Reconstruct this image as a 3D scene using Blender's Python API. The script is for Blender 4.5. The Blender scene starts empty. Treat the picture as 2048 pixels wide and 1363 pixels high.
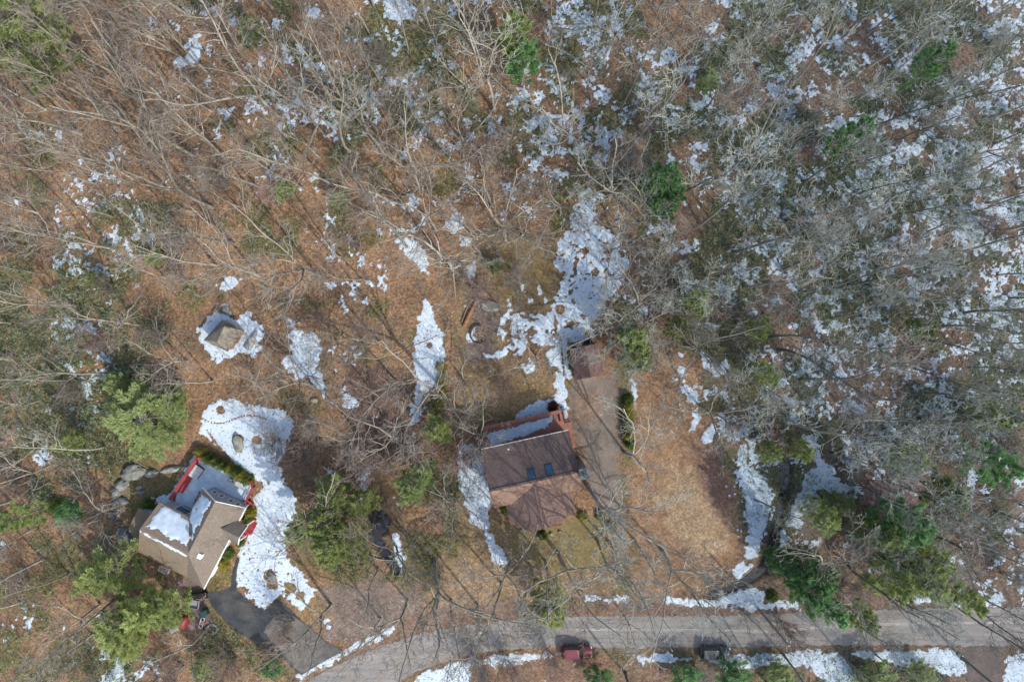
import bpy, math, random
import numpy as np
from mathutils import Vector, Matrix, noise as mnoise

random.seed(7)
R = math.radians
SC = bpy.context.scene
COL = SC.collection

# ------------------------------------------------------------------ camera, world, sun
CAM_H = 100.0
cam_d = bpy.data.cameras.new('camera')
cam_d.lens = 24.0
cam_d.sensor_width = 36.0
cam_d.clip_start = 0.5
cam_d.clip_end = 3000.0
cam = bpy.data.objects.new('camera', cam_d)
COL.objects.link(cam)
cam.location = (0, 0, CAM_H)
SC.camera = cam

SUN_ELEV, SUN_AZ = 39.0, 140.0           # azimuth clockwise from the top of the photo
world = bpy.data.worlds.new('World')
SC.world = world
world.use_nodes = True
wn = world.node_tree
wn.nodes.clear()
w_out = wn.nodes.new('ShaderNodeOutputWorld')
w_bg = wn.nodes.new('ShaderNodeBackground')
w_sky = wn.nodes.new('ShaderNodeTexSky')
w_sky.sky_type = 'NISHITA'
w_sky.sun_disc = False
w_sky.sun_elevation = R(SUN_ELEV)
w_sky.sun_rotation = R(SUN_AZ)
w_sky.dust_density = 2.0
w_bg.inputs['Strength'].default_value = 0.15
wn.links.new(w_sky.outputs[0], w_bg.inputs[0])
wn.links.new(w_bg.outputs[0], w_out.inputs[0])

sun_d = bpy.data.lights.new('sun', 'SUN')
sun_d.energy = 2.1
sun_d.angle = R(0.5)
sun_d.color = (1.0, 0.965, 0.90)
sun = bpy.data.objects.new('sun', sun_d)
COL.objects.link(sun)
sdir = Vector((math.sin(R(SUN_AZ)) * math.cos(R(SUN_ELEV)), math.cos(R(SUN_AZ)) * math.cos(R(SUN_ELEV)), math.sin(R(SUN_ELEV))))
sun.rotation_euler = sdir.to_track_quat('Z', 'Y').to_euler()
sun.location = (60, -80, 120)

SC.view_settings.view_transform = 'Standard'
SC.view_settings.look = 'None'
SC.view_settings.exposure = 0.95
SC.view_settings.gamma = 1.0
SC.cycles.max_bounces = 5
SC.cycles.diffuse_bounces = 3

# a real cloud high off to the lower right: it shades the right half of the place
def make_cloud():
    import bmesh
    h = 420.0
    off = Vector((sdir.x, sdir.y, 0)) / sdir.z * h
    m = bpy.data.materials.new('cloud_vapour'); m.use_nodes = True
    nt = m.node_tree; nt.nodes.clear()
    o_ = nt.nodes.new('ShaderNodeOutputMaterial'); v_ = nt.nodes.new('ShaderNodeVolumeScatter')
    v_.inputs['Density'].default_value = 0.0075; v_.inputs['Color'].default_value = (.95, .95, .95, 1)
    nt.links.new(v_.outputs[0], o_.inputs['Volume'])
    bm = bmesh.new(); bmesh.ops.create_icosphere(bm, subdivisions=5, radius=1)
    for v in bm.verts:
        n = v.co.normalized(); k = 1 + .16 * mnoise.noise(n * 2.2 + Vector((3, 1, 0))) + .07 * mnoise.noise(n * 6)
        v.co = Vector((n.x * 150 * k, n.y * 170 * k, n.z * 24 * k))
    me = bpy.data.meshes.new('cloud'); bm.to_mesh(me); bm.free(); me.materials.append(m)
    o = bpy.data.objects.new('cloud', me); COL.objects.link(o)
    o.location = (150 + off.x, 5 + off.y, h); o['kind'] = 'structure'


make_cloud()

# ------------------------------------------------------------------ helpers
K = 75.0 / 1024.0                        # metres per photo pixel on the ground


def P(x, y, z=0.0):
    """point of the place at height z seen at photo pixel x, y"""
    f = K * (CAM_H - z) / CAM_H
    return Vector(((x - 1024) * f, (681.5 - y) * f, z))


def tag(o, label=None, cat=None, group=None, kind=None):
    if label: o['label'] = label
    if cat: o['category'] = cat
    if group: o['group'] = group
    if kind: o['kind'] = kind
    return o


def empty(name, loc, label=None, cat=None, group=None, rz=0.0):
    o = bpy.data.objects.new(name, None)
    COL.objects.link(o)
    o.location = loc
    o.rotation_euler = (0, 0, rz)
    o.empty_display_size = 0.3
    return tag(o, label, cat, group)


def root_loc(o):
    while o.parent is not None:
        o = o.parent
    return o.location.copy()


class MB:
    def __init__(self):
        self.v = []; self.f = []; self.fm = []; self.mi = 0

    def poly(self, pts):
        n = len(self.v)
        self.v += [tuple(p) for p in pts]
        self.f.append(tuple(range(n, n + len(pts))))
        return self

    def slab(self, pts, t, d=Vector((0, 0, -1))):
        """polygon extruded by t along d"""
        n = len(self.v); m = len(pts)
        a = [Vector(p) for p in pts]
        self.v += [tuple(p) for p in a] + [tuple(p + d * t) for p in a]
        self.f.append(tuple(range(n, n + m)))
        self.f.append(tuple(range(n + 2 * m - 1, n + m - 1, -1)))
        for i in range(m):
            j = (i + 1) % m
            self.f.append((n + i, n + m + i, n + m + j, n + j))
        return self

    def obox(self, c, ax, ay, sx, sy, z0, z1):
        """box with horizontal axes ax, ay"""
        c = Vector((c[0], c[1], 0)); ax = Vector(ax); ay = Vector(ay)
        q = [c - ax * sx / 2 - ay * sy / 2, c + ax * sx / 2 - ay * sy / 2, c + ax * sx / 2 + ay * sy / 2, c - ax * sx / 2 + ay * sy / 2]
        return self.slab([Vector((p.x, p.y, z1)) for p in q], z1 - z0)

    def bar(self, a, b, w, h, up=Vector((0, 0, 1))):
        a = Vector(a); b = Vector(b); d = (b - a).normalized()
        s = d.cross(up)
        if s.length < 1e-4: s = Vector((1, 0, 0))
        s.normalize(); u = s.cross(d).normalized()
        q = [a + s * w / 2 + u * h / 2, a - s * w / 2 + u * h / 2, a - s * w / 2 - u * h / 2, a + s * w / 2 - u * h / 2]
        return self.slab(q, (b - a).length, d)

    def tube(self, pts, radii, n=8, cap=True):
        pts = [Vector(p) for p in pts]
        base = len(self.v)
        for i, p in enumerate(pts):
            d = (pts[min(i + 1, len(pts) - 1)] - pts[max(i - 1, 0)]).normalized()
            a = d.cross(Vector((0.13, 0.21, 0.97)))
            if a.length < 1e-3: a = d.cross(Vector((1, 0, 0)))
            a.normalize(); b = d.cross(a)
            r = radii[i] if hasattr(radii, '__len__') else radii
            for k in range(n):
                t = 2 * math.pi * k / n
                self.v.append(tuple(p + (a * math.cos(t) + b * math.sin(t)) * r))
        for i in range(len(pts) - 1):
            for k in range(n):
                k2 = (k + 1) % n
                self.f.append((base + i * n + k, base + i * n + k2, base + (i + 1) * n + k2, base + (i + 1) * n + k))
        if cap:
            self.f.append(tuple(base + k for k in range(n))[::-1])
            self.f.append(tuple(base + (len(pts) - 1) * n + k for k in range(n)))
        return self

    def build(self, name, m, parent=None, smooth=False, bevel=0.0):
        me = bpy.data.meshes.new(name)
        off = Vector((0, 0, 0)) if parent is None else root_loc(parent)
        me.from_pydata([tuple(Vector(p) - off) for p in self.v], [], self.f)
        me.update()
        import bmesh
        bm = bmesh.new(); bm.from_mesh(me)
        bmesh.ops.recalc_face_normals(bm, faces=bm.faces)
        bm.to_mesh(me); bm.free()
        if smooth: me.shade_smooth()
        me.materials.append(m)
        o = bpy.data.objects.new(name, me)
        COL.objects.link(o)
        if parent is not None: o.parent = parent
        if bevel > 0:
            md = o.modifiers.new('bevel', 'BEVEL'); md.width = bevel; md.segments = 2; md.limit_method = 'ANGLE'
        return o


def np_mesh(name, V, F, mats=None, smooth=False, mat_idx=None):
    """mesh from numpy arrays, all faces with the same number of corners"""
    me = bpy.data.meshes.new(name)
    V = np.asarray(V, np.float32); F = np.asarray(F, np.int32)
    nf, k = F.shape
    me.vertices.add(len(V)); me.vertices.foreach_set('co', V.ravel())
    me.loops.add(nf * k); me.loops.foreach_set('vertex_index', F.ravel())
    me.polygons.add(nf)
    me.polygons.foreach_set('loop_start', np.arange(0, nf * k, k, dtype=np.int32))
    me.polygons.foreach_set('loop_total', np.full(nf, k, dtype=np.int32))
    if mat_idx is not None: me.polygons.foreach_set('material_index', np.asarray(mat_idx, np.int32))
    me.polygons.foreach_set('use_smooth', np.full(nf, smooth, dtype=bool))
    for m in (mats or []): me.materials.append(m)
    me.update(calc_edges=True)
    return me


# ------------------------------------------------------------------ materials
def nmat(name):
    m = bpy.data.materials.new(name)
    m.use_nodes = True
    nt = m.node_tree
    b = nt.nodes['Principled BSDF']
    return m, nt, b


def N(nt, typ, **kw):
    n = nt.nodes.new(typ)
    for k, v in kw.items():
        if k in n.inputs.keys() if hasattr(n.inputs, 'keys') else False:
            n.inputs[k].default_value = v
        else:
            setattr(n, k, v)
    return n


def noisy(name, c1, c2, scale=3.0, rough=0.85, detail=6.0, c3=None, s3=20.0, amt3=0.3, bump=0.0, spec=0.3, metal=0.0, objrand=0.0, lo=0.35, hi=0.65, trans=0.0):
    """two-colour noise material, optional third fine speckle and per-object brightness change"""
    m, nt, b = nmat(name)
    tc = nt.nodes.new('ShaderNodeNewGeometry')
    n1 = nt.nodes.new('ShaderNodeTexNoise'); n1.inputs['Scale'].default_value = scale; n1.inputs['Detail'].default_value = detail
    nt.links.new(tc.outputs['Position'], n1.inputs['Vector'])
    r = nt.nodes.new('ShaderNodeMapRange'); r.inputs['From Min'].default_value = lo; r.inputs['From Max'].default_value = hi
    nt.links.new(n1.outputs['Fac'], r.inputs['Value'])
    mx = nt.nodes.new('ShaderNodeMix'); mx.data_type = 'RGBA'
    mx.inputs['A'].default_value = (*c1, 1); mx.inputs['B'].default_value = (*c2, 1)
    nt.links.new(r.outputs[0], mx.inputs['Factor'])
    outc = mx.outputs['Result']
    if c3 is not None:
        n2 = nt.nodes.new('ShaderNodeTexNoise'); n2.inputs['Scale'].default_value = s3; n2.inputs['Detail'].default_value = 3
        nt.links.new(tc.outputs['Position'], n2.inputs['Vector'])
        r2 = nt.nodes.new('ShaderNodeMapRange'); r2.inputs['From Min'].default_value = 0.5; r2.inputs['From Max'].default_value = 0.7; r2.inputs['To Max'].default_value = amt3
        nt.links.new(n2.outputs['Fac'], r2.inputs['Value'])
        m2 = nt.nodes.new('ShaderNodeMix'); m2.data_type = 'RGBA'; m2.inputs['B'].default_value = (*c3, 1)
        nt.links.new(outc, m2.inputs['A']); nt.links.new(r2.outputs[0], m2.inputs['Factor'])
        outc = m2.outputs['Result']
    if objrand > 0:
        oi = nt.nodes.new('ShaderNodeObjectInfo')
        rr = nt.nodes.new('ShaderNodeMapRange'); rr.inputs['To Min'].default_value = 1 - objrand; rr.inputs['To Max'].default_value = 1 + objrand
        nt.links.new(oi.outputs['Random'], rr.inputs['Value'])
        hs = nt.nodes.new('ShaderNodeHueSaturation'); nt.links.new(outc, hs.inputs['Color']); nt.links.new(rr.outputs[0], hs.inputs['Value'])
        outc = hs.outputs[0]
    nt.links.new(outc, b.inputs['Base Color'])
    b.inputs['Roughness'].default_value = rough
    b.inputs['Specular IOR Level'].default_value = spec
    b.inputs['Metallic'].default_value = metal
    if bump > 0:
        bp = nt.nodes.new('ShaderNodeBump'); bp.inputs['Strength'].default_value = 1.0; bp.inputs['Distance'].default_value = bump
        nt.links.new(n1.outputs['Fac'], bp.inputs['Height']); nt.links.new(bp.outputs[0], b.inputs['Normal'])
    return m


def lin(r, g, b):
    f = lambda c: ((c / 255 + 0.055) / 1.055) ** 2.4 if c > 10 else c / 255 / 12.92
    return (f(r), f(g), f(b))
# ------------------------------------------------------------------ maps of the place (each cell 64 photo pixels)
SNOW_MAP = [
 "00000223110141121564123424342145", "00000041310122111564134234433255", "00000230332243111454223334432345",
 "00000013455412125453123454334456", "01000012321002233661134434455666", "00330100110010113320134434555666",
 "10441000010122203130112344555667", "00532000002101000000213454456777", "00320000001100000001023345556666",
 "00110000003100000001112124455667", "00420000012000000000000124445444", "00330000002000000000011155433333",
 "00130000001000000000011344653443", "02100000000000000000002333543343", "01100000001000000000000413431233",
 "00100000000100000000000214310122", "10000000000000000000000203101013", "00000000000000000000000001110124",
 "00000000000000000000000000001245", "11030000000000000000000000000013", "00032000000000000000000000000000",
 "00032000000000000000000000000000"]
# evergreen ground cover (mountain laurel, moss)
LAUREL_MAP = [
 "33421334321422336555544666665544", "10010023421344435544445555665544", "00101002333556454544556555556655",
 "00110114456665455443455666665544", "02111012455421234443444666666655", "12310111223311123333344576666555",
 "12554300113311013322345666655555", "34444332212100012211356666665555", "35553322211002111111245666655544",
 "56663210012210111111344566665544", "66764220001101011023443455554433", "67763320000001110132233355444444",
 "67777400000012221111123445444444", "57777500000012311011112444444443", "36666600000022310011111234443333",
 "25566400012234400011111333444333", "44342210025544322221000233333333", "33233332015553334443000233333222",
 "22222443001122333443000011222111", "22355544000000002222000000000000", "22355665500000000012232423322220",
 "22355665500000000123343534433320"]
SNOW_POLYS = [
 [(1165,398),(1190,408),(1195,450),(1240,478),(1258,525),(1245,565),(1220,590),(1200,615),(1192,642),(1188,672),(1172,686),(1137,690),(1141,755),(1128,752),(1105,728),(1088,712),(1108,695),(1112,650),(1100,612),(1128,560),(1110,535),(1116,495),(1135,445),(1150,415)],
 [(1015,620),(1035,628),(1060,630),(1085,632),(1110,625),(1112,655),(1106,690),(1075,697),(1060,680),(1045,710),(1020,712),(1005,710),(1022,680),(990,675),(995,660),(1020,665),(1028,640),(1010,632)],
 [(1043,737),(1060,720),(1080,728),(1066,740),(1048,748)],
 [(1108,740),(1130,755),(1132,800),(1134,835),(1118,828),(1090,832),(1060,838),(1035,840),(1042,822),(1075,805),(1105,795),(1112,770)],
 [(850,600),(862,615),(870,645),(885,665),(891,700),(887,740),(870,780),(850,790),(838,850),(825,845),(822,810),(832,790),(828,740),(826,700),(838,660),(843,620)],
 [(790,478),(805,480),(835,490),(850,505),(855,545),(845,545),(830,520),(812,505)],
 [(424,628),(446,598),(452,606),(446,632),(470,638),(490,630),(500,612),(506,640),(522,652),(528,672),(520,690),(508,712),(488,705),(462,712),(436,724),(418,712),(404,684),(394,658)],
 [(578,675),(592,660),(610,672),(630,664),(638,690),(636,735),(650,765),(648,790),(630,770),(615,755),(590,755),(567,730),(580,710)],
 [(685,780),(700,785),(716,805),(705,822),(690,805)],
 [(405,850),(412,815),(440,795),(470,800),(520,815),(570,820),(588,850),(572,890),(560,930),(566,965),(530,975),(503,948),(470,925),(440,895),(415,880),(400,860)],
 [(512,990),(540,960),(575,970),(590,1000),(590,1040),(570,1100),(600,1150),(630,1180),(605,1220),(560,1185),(530,1215),(500,1195),(475,1170),(470,1130),(490,1080),(505,1040)],
 [(305,995),(345,988),(385,910),(396,905),(372,975),(335,1012),(312,1005)],
 [(920,890),(945,885),(965,910),(975,960),(985,1000),(975,1030),(975,1062),(962,1060),(945,1045),(930,1000),(918,960),(918,920)],
 [(965,1050),(990,1075),(1015,1125),(1007,1135),(985,1118),(975,1085)],
 [(1475,890),(1495,885),(1500,935),(1530,955),(1548,995),(1540,1030),(1525,1075),(1515,1110),(1500,1130),(1492,1110),(1495,1060),(1490,1010),(1480,960)],
 [(1465,1140),(1485,1125),(1495,1135),(1478,1157)],
 [(1625,935),(1650,925),(1680,960),(1700,975),(1690,1000),(1640,975),(1615,990),(1622,1010),(1600,1025),(1606,1050),(1590,1060),(1573,1040),(1588,1000)],
 [(1565,1060),(1580,1065),(1572,1092),(1562,1090)],
 [(1600,870),(1630,872),(1650,930),(1640,940),(1622,920)],
 [(1325,1194),(1380,1198),(1420,1200),(1470,1185),(1515,1170),(1532,1185),(1530,1203),(1600,1203),(1606,1212),(1540,1215),(1500,1218),(1440,1210),(1380,1208),(1335,1203)],
 [(1800,1191),(1850,1194),(1900,1198),(1895,1207),(1800,1204)], [(1175,1191),(1215,1194),(1255,1196),(1250,1202),(1170,1200)],
 [(1265,1309),(1340,1308),(1380,1318),(1340,1328),(1275,1325)],
 [(1400,1316),(1450,1312),(1560,1306),(1640,1300),(1690,1312),(1705,1340),(1715,1370),(1660,1370),(1620,1330),(1550,1325),(1500,1335),(1450,1342),(1430,1325)],
 [(1700,1303),(1800,1300),(1900,1298),(1930,1320),(1940,1345),(1890,1345),(1850,1330),(1820,1340),(1790,1330),(1750,1318)],
 [(2015,1310),(2048,1300),(2060,1370),(2005,1370)],
 [(820,1370),(850,1342),(920,1322),(1000,1308),(1080,1305),(1110,1310),(1060,1318),(1030,1330),(940,1328),(935,1370)],
 [(595,1350),(640,1320),(700,1293),(760,1266),(785,1253),(785,1263),(740,1286),(690,1310),(640,1334),(603,1358)],
 [(232,1318),(252,1325),(242,1370),(220,1370)],
 [(730,930),(745,935),(735,975),(708,1012),(695,1025),(712,990)], [(785,1068),(800,1072),(808,1110),(800,1148),(790,1130)],
 [(436,570),(465,553),(482,560),(462,574),(445,580)],
 [(1370,780),(1395,790),(1398,840),(1385,858),(1390,825)], [(1403,700),(1415,720),(1435,740),(1450,710),(1455,735),(1438,752),(1408,738)],
 [(1408,872),(1430,842),(1424,880),(1412,890)], [(1262,760),(1271,765),(1272,822),(1265,815)],
 [(920,476),(943,476),(940,496),(922,494)], [(934,530),(948,528),(950,550),(938,556)], [(992,520),(1000,520),(1004,532),(996,532)],
 [(1041,568),(1050,568),(1049,584),(1041,584)], [(1078,572),(1087,574),(1086,586),(1078,586)], [(1058,598),(1068,598),(1066,605),(1058,604)],
 [(1090,597),(1099,599),(1096,606),(1089,605)], [(1014,594),(1021,598),(1021,612),(1016,610)], [(1000,634),(1010,630),(1012,642),(1002,646)],
 [(1357,735),(1365,734),(1364,745),(1356,744)], [(1356,706),(1365,706),(1362,713),(1355,711)], [(952,598),(962,596),(958,612),(953,612)],
 [(936,680),(940,660),(950,652),(944,668),(946,680)], [(970,708),(985,712),(1004,704),(1006,710),(985,718),(972,714)],
 [(896,440),(912,440),(925,455),(905,465),(890,455)], [(660,430),(672,440),(655,455),(648,470),(655,445)],
 [(735,938),(742,930),(745,950),(738,952)], [(112,262),(120,262),(118,285),(112,282)], [(640,1240),(655,1236),(660,1252),(645,1252)],
 [(370,100),(400,90),(405,110),(385,135),(372,125)], [(445,220),(465,215),(470,232),(455,240)], [(1050,240),(1090,228),(1110,236),(1085,250),(1060,262)],
 [(1240,1130),(1242,1128),(1244,1131)], [(1275,690),(1290,690),(1280,700)], [(800,310),(812,300),(815,318),(806,322)],
 [(618,20),(640,16),(644,34),(630,44),(612,36)], [(770,10),(815,5),(825,35),(800,45),(775,35)],
]
ROAD = [(2120,1214),(1950,1213),(1850,1216),(1760,1219),(1650,1222),(1560,1226),(1450,1230),(1340,1231),(1220,1231),(1120,1231),(1060,1236),(1000,1241),(940,1248),(880,1257),(820,1272),(760,1290),(700,1318),(640,1346),(590,1374),(570,1420),
        (740,1420),(790,1368),(830,1343),(890,1322),(940,1309),(1000,1299),(1060,1295),(1150,1294),(1260,1294),(1400,1293),(1520,1291),(1640,1290),(1780,1289),(1925,1290),(1932,1330),(1940,1420),(2010,1420),(2003,1340),(1998,1306),(2012,1290),(2120,1288)]
DRIVE = [(416,1183),(444,1181),(462,1172),(466,1135),(474,1112),(480,1118),(472,1150),(475,1180),(500,1203),(530,1222),(552,1196),(575,1212),(604,1240),(630,1262),(655,1283),(690,1300),(640,1326),(603,1350),(585,1335),(553,1305),(520,1290),(490,1272),(462,1254),(436,1226),(419,1204)]
STREAM = [(728,985),(745,980),(752,1010),(770,1020),(782,1040),(775,1060),(762,1072),(775,1095),(790,1120),(800,1140),(788,1150),(770,1128),(752,1095),(735,1070),(738,1040),(730,1015)]
DITCH = [(1560,925),(1580,925),(1582,980),(1570,1020),(1560,1060),(1548,1105),(1535,1140),(1505,1168),(1465,1183),(1420,1196),(1418,1188),(1455,1172),(1490,1155),(1518,1130),(1535,1095),(1545,1050),(1556,1000),(1565,960)]
POND = [(1762,955),(1785,945),(1830,948),(1832,975),(1815,1005),(1795,1012),(1772,990)]

# painted tints: (polygon, colour, softness in px, strength)
LIT = (0.33, 0.155, 0.075)
TINTS = [
 ([(915,470),(1120,470),(1120,620),(1000,760),(1110,800),(1030,850),(960,860),(915,860)], (0.20,0.142,0.080), 14, 0.85),
 ([(990,490),(1110,490),(1110,600),(1000,590)], (0.19,0.135,0.062), 18, 0.9),
 ([(925,740),(1100,740),(1105,790),(1030,845),(930,850)], (0.25,0.17,0.085), 12, 0.8),
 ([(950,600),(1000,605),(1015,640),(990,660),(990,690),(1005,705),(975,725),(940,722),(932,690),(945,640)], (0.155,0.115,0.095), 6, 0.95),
 ([(915,1000),(1020,1050),(1240,1010),(1240,1200),(915,1200)], (0.27,0.185,0.10), 12, 0.85),
 ([(1020,1060),(1150,1040),(1210,1020),(1220,1140),(1100,1140),(1020,1110)], (0.20,0.16,0.07), 14, 0.9),
 ([(880,1100),(1000,1150),(1000,1215),(880,1225)], (0.29,0.20,0.125), 12, 0.7),
 ([(1145,760),(1235,750),(1240,900),(1240,1010),(1190,1010),(1160,900),(1150,860),(1138,830),(1136,780)], (0.20,0.163,0.132), 12, 0.97),
 ([(1150,770),(1200,780),(1190,850),(1150,850)], (0.26,0.165,0.11), 14, 0.6),
 ([(1190,1000),(1240,990),(1262,1060),(1240,1150),(1215,1040)], (0.22,0.18,0.14), 8, 0.9),
 ([(1262,720),(1340,700),(1400,760),(1400,880),(1380,900),(1460,940),(1480,1030),(1470,1120),(1380,1180),(1290,1150),(1262,1000)], (0.275,0.168,0.098), 12, 0.95),
 ([(1340,930),(1420,950),(1450,1060),(1430,1130),(1360,1100),(1320,1000)], (0.34,0.24,0.145), 22, 0.75),
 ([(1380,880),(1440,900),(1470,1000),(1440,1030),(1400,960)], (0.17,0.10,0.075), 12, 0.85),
 ([(1262,1110),(1330,1120),(1400,1180),(1300,1190),(1262,1180)], (0.27,0.17,0.10), 12, 0.7),
 ([(1500,860),(1560,850),(1560,930),(1500,930)], (0.16,0.10,0.085), 16, 0.6),
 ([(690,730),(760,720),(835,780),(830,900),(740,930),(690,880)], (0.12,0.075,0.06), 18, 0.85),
 ([(400,1165),(350,1150),(330,1190),(380,1260),(430,1250),(415,1200)], (0.20,0.145,0.13), 8, 0.9),
 ([(630,1180),(730,1160),(840,1190),(870,1240),(780,1255),(700,1290),(650,1270)], (0.20,0.155,0.13), 16, 0.85),
 ([(560,1170),(650,1200),(670,1240),(630,1260),(590,1220)], (0.25,0.17,0.08), 14, 0.6),
 ([(230,960),(300,935),(375,935),(350,985),(300,1000),(270,1040),(235,1000)], (0.16,0.12,0.055), 10, 0.8),
 ([(1740,930),(1850,930),(1870,1010),(1780,1040),(1720,1000)], (0.19,0.13,0.125), 16, 0.85),
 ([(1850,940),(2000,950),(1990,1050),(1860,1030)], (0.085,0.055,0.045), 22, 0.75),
 ([(560,1020),(720,1000),(720,1170),(620,1160)], (0.14,0.105,0.05), 22, 0.6),
 ([(700,940),(800,930),(820,1100),(760,1120),(700,1060)], (0.15,0.10,0.06), 16, 0.7),
 ([(1100,1295),(1700,1292),(1930,1292),(1930,1303),(1500,1306),(1100,1310)], (0.17,0.12,0.08), 5, 0.9),
 ([(800,1228),(900,1212),(1240,1204),(1340,1206),(1340,1230),(1100,1230),(900,1256),(800,1285)], (0.20,0.13,0.095), 6, 0.8),
 ([(1240,1206),(1700,1214),(2048,1205),(2048,1216),(1700,1220),(1300,1230)], (0.17,0.11,0.085), 4, 0.9),
 ([(1100,1312),(1420,1330),(1500,1380),(1000,1380)], (0.19,0.12,0.085), 14, 0.7),
]

# ------------------------------------------------------------------ ground grid
STEP = 0.2
fx = np.arange(-82.0, 82.01, STEP); fy = np.arange(-56.0, 56.01, STEP)
ext = np.array([1, 3, 7, 15, 30, 60, 120, 240, 420], float)
gx = np.concatenate([fx[0] - ext[::-1], fx, fx[-1] + ext]); gy = np.concatenate([fy[0] - ext[::-1], fy, fy[-1] + ext])
GX, GY = np.meshgrid(gx, gy)
NXG, NYG = len(gx), len(gy)
PXg = GX / K + 1024; PYg = 681.5 - GY / K


def vnoise(X, Y, scale, seed):
    """smooth value noise 0..1"""
    rs = np.random.RandomState(seed)
    T = rs.rand(256, 256)
    x = X / scale + 1000.37; y = Y / scale + 1000.91
    xi = np.floor(x).astype(int); yi = np.floor(y).astype(int)
    tx = x - xi; ty = y - yi
    tx = tx * tx * (3 - 2 * tx); ty = ty * ty * (3 - 2 * ty)
    a = T[yi % 256, xi % 256]; b = T[yi % 256, (xi + 1) % 256]
    c = T[(yi + 1) % 256, xi % 256]; d = T[(yi + 1) % 256, (xi + 1) % 256]
    return (a * (1 - tx) + b * tx) * (1 - ty) + (c * (1 - tx) + d * tx) * ty


def fbm(X, Y, scale, seed, octv=4, gain=0.55):
    s = 0; a = 1; t = 0
    for i in range(octv):
        s = s + a * vnoise(X * math.cos(i) - Y * math.sin(i), X * math.sin(i) + Y * math.cos(i), scale / 2 ** i, seed + i); t += a; a *= gain
    return s / t


def rank01(A):
    f = A[9:-9, 9:-9].ravel()
    srt = np.sort(f)[::97]
    return np.interp(A, srt, np.linspace(0, 1, len(srt)))


def mapval(M, X, Y):
    """smooth lookup of a digit map at photo pixels"""
    A = np.array([[int(c) for c in r] for r in M], float) / 10
    u = np.clip(X / 64 - 0.5, 0, A.shape[1] - 1.001); v = np.clip(Y / 64 - 0.5, 0, A.shape[0] - 1.001)
    ui = np.floor(u).astype(int); vi = np.floor(v).astype(int); tu = u - ui; tv = v - vi
    return (A[vi, ui] * (1 - tu) + A[vi, ui + 1] * tu) * (1 - tv) + (A[vi + 1, ui] * (1 - tu) + A[vi + 1, ui + 1] * tu) * tv


def inpoly(X, Y, poly):
    c = np.zeros(np.shape(X), bool)
    n = len(poly)
    for i in range(n):
        x1, y1 = poly[i]; x2, y2 = poly[(i + 1) % n]
        if y1 == y2: continue
        t = ((y1 > Y) != (y2 > Y)) & (X < (x2 - x1) * (Y - y1) / (y2 - y1) + x1)
        c ^= t
    return c


def sdist(X, Y, poly):
    """signed distance (photo px, positive inside)"""
    d = np.full(np.shape(X), 1e9)
    n = len(poly)
    for i in range(n):
        x1, y1 = poly[i]; x2, y2 = poly[(i + 1) % n]
        dx, dy = x2 - x1, y2 - y1; L = dx * dx + dy * dy + 1e-9
        t = np.clip(((X - x1) * dx + (Y - y1) * dy) / L, 0, 1)
        d = np.minimum(d, (X - x1 - t * dx) ** 2 + (Y - y1 - t * dy) ** 2)
    d = np.sqrt(d)
    return np.where(inpoly(X, Y, poly), d, -d)


def local(poly, pad):
    xs = [p[0] for p in poly]; ys = [p[1] for p in poly]
    i0 = np.searchsorted(gx, (min(xs) - pad - 1024) * K); i1 = np.searchsorted(gx, (max(xs) + pad - 1024) * K)
    j0 = np.searchsorted(gy, (681.5 - max(ys) - pad) * K); j1 = np.searchsorted(gy, (681.5 - min(ys) + pad) * K)
    return slice(j0, j1), slice(i0, i1)


nA = fbm(GX, GY, 2.0, 11, 5, 0.78)
nB = fbm(GX, GY, 1.1, 31, 4, 0.6)
nC = fbm(GX, GY, 9.0, 51, 4, 0.5)
nD = vnoise(GX, GY, 0.45, 71)
UA = rank01(nA)

# distance to the built things, keeps the ground level there
flat = np.zeros_like(GX)
for poly in (ROAD, DRIVE, [(915,780),(1240,690),(1240,1060),(915,1080)], [(240,900),(520,900),(540,1180),(380,1200),(240,1100)], [(390,620),(530,620),(530,720),(390,720)]):
    sy, sx = local(poly, 60)
    flat[sy, sx] = np.maximum(flat[sy, sx], np.clip(1 + sdist(PXg[sy, sx], PYg[sy, sx], poly) / 40, 0, 1))
ZG = (nC - 0.5) * 1.1 * (1 - flat) + (nB - 0.5) * 0.12 * (1 - flat)
wat = np.zeros_like(GX)
for poly in (STREAM, DITCH):
    sy, sx = local(poly, 40)
    s = sdist(PXg[sy, sx] + (nB[sy, sx] - .5) * 14, PYg[sy, sx] + (nA[sy, sx] - .5) * 14, poly)
    near = np.clip((s + 22) / 18, 0, 1)
    ZG[sy, sx] = ZG[sy, sx] * (1 - near) - 0.5 * np.clip((s + 6) / 8, 0, 1)
    wat[sy, sx] = np.maximum(wat[sy, sx], np.clip(s / 6 + 0.8, 0, 1))


def gz(x, y):
    i = min(max(np.searchsorted(gx, x) - 1, 0), NXG - 2); j = min(max(np.searchsorted(gy, y) - 1, 0), NYG - 2)
    return float(ZG[j, i])


road_s = np.full_like(GX, -99.0)
for poly in (ROAD, DRIVE):
    sy, sx = local(poly, 30)
    road_s[sy, sx] = np.maximum(road_s[sy, sx], sdist(PXg[sy, sx], PYg[sy, sx], poly))

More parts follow.
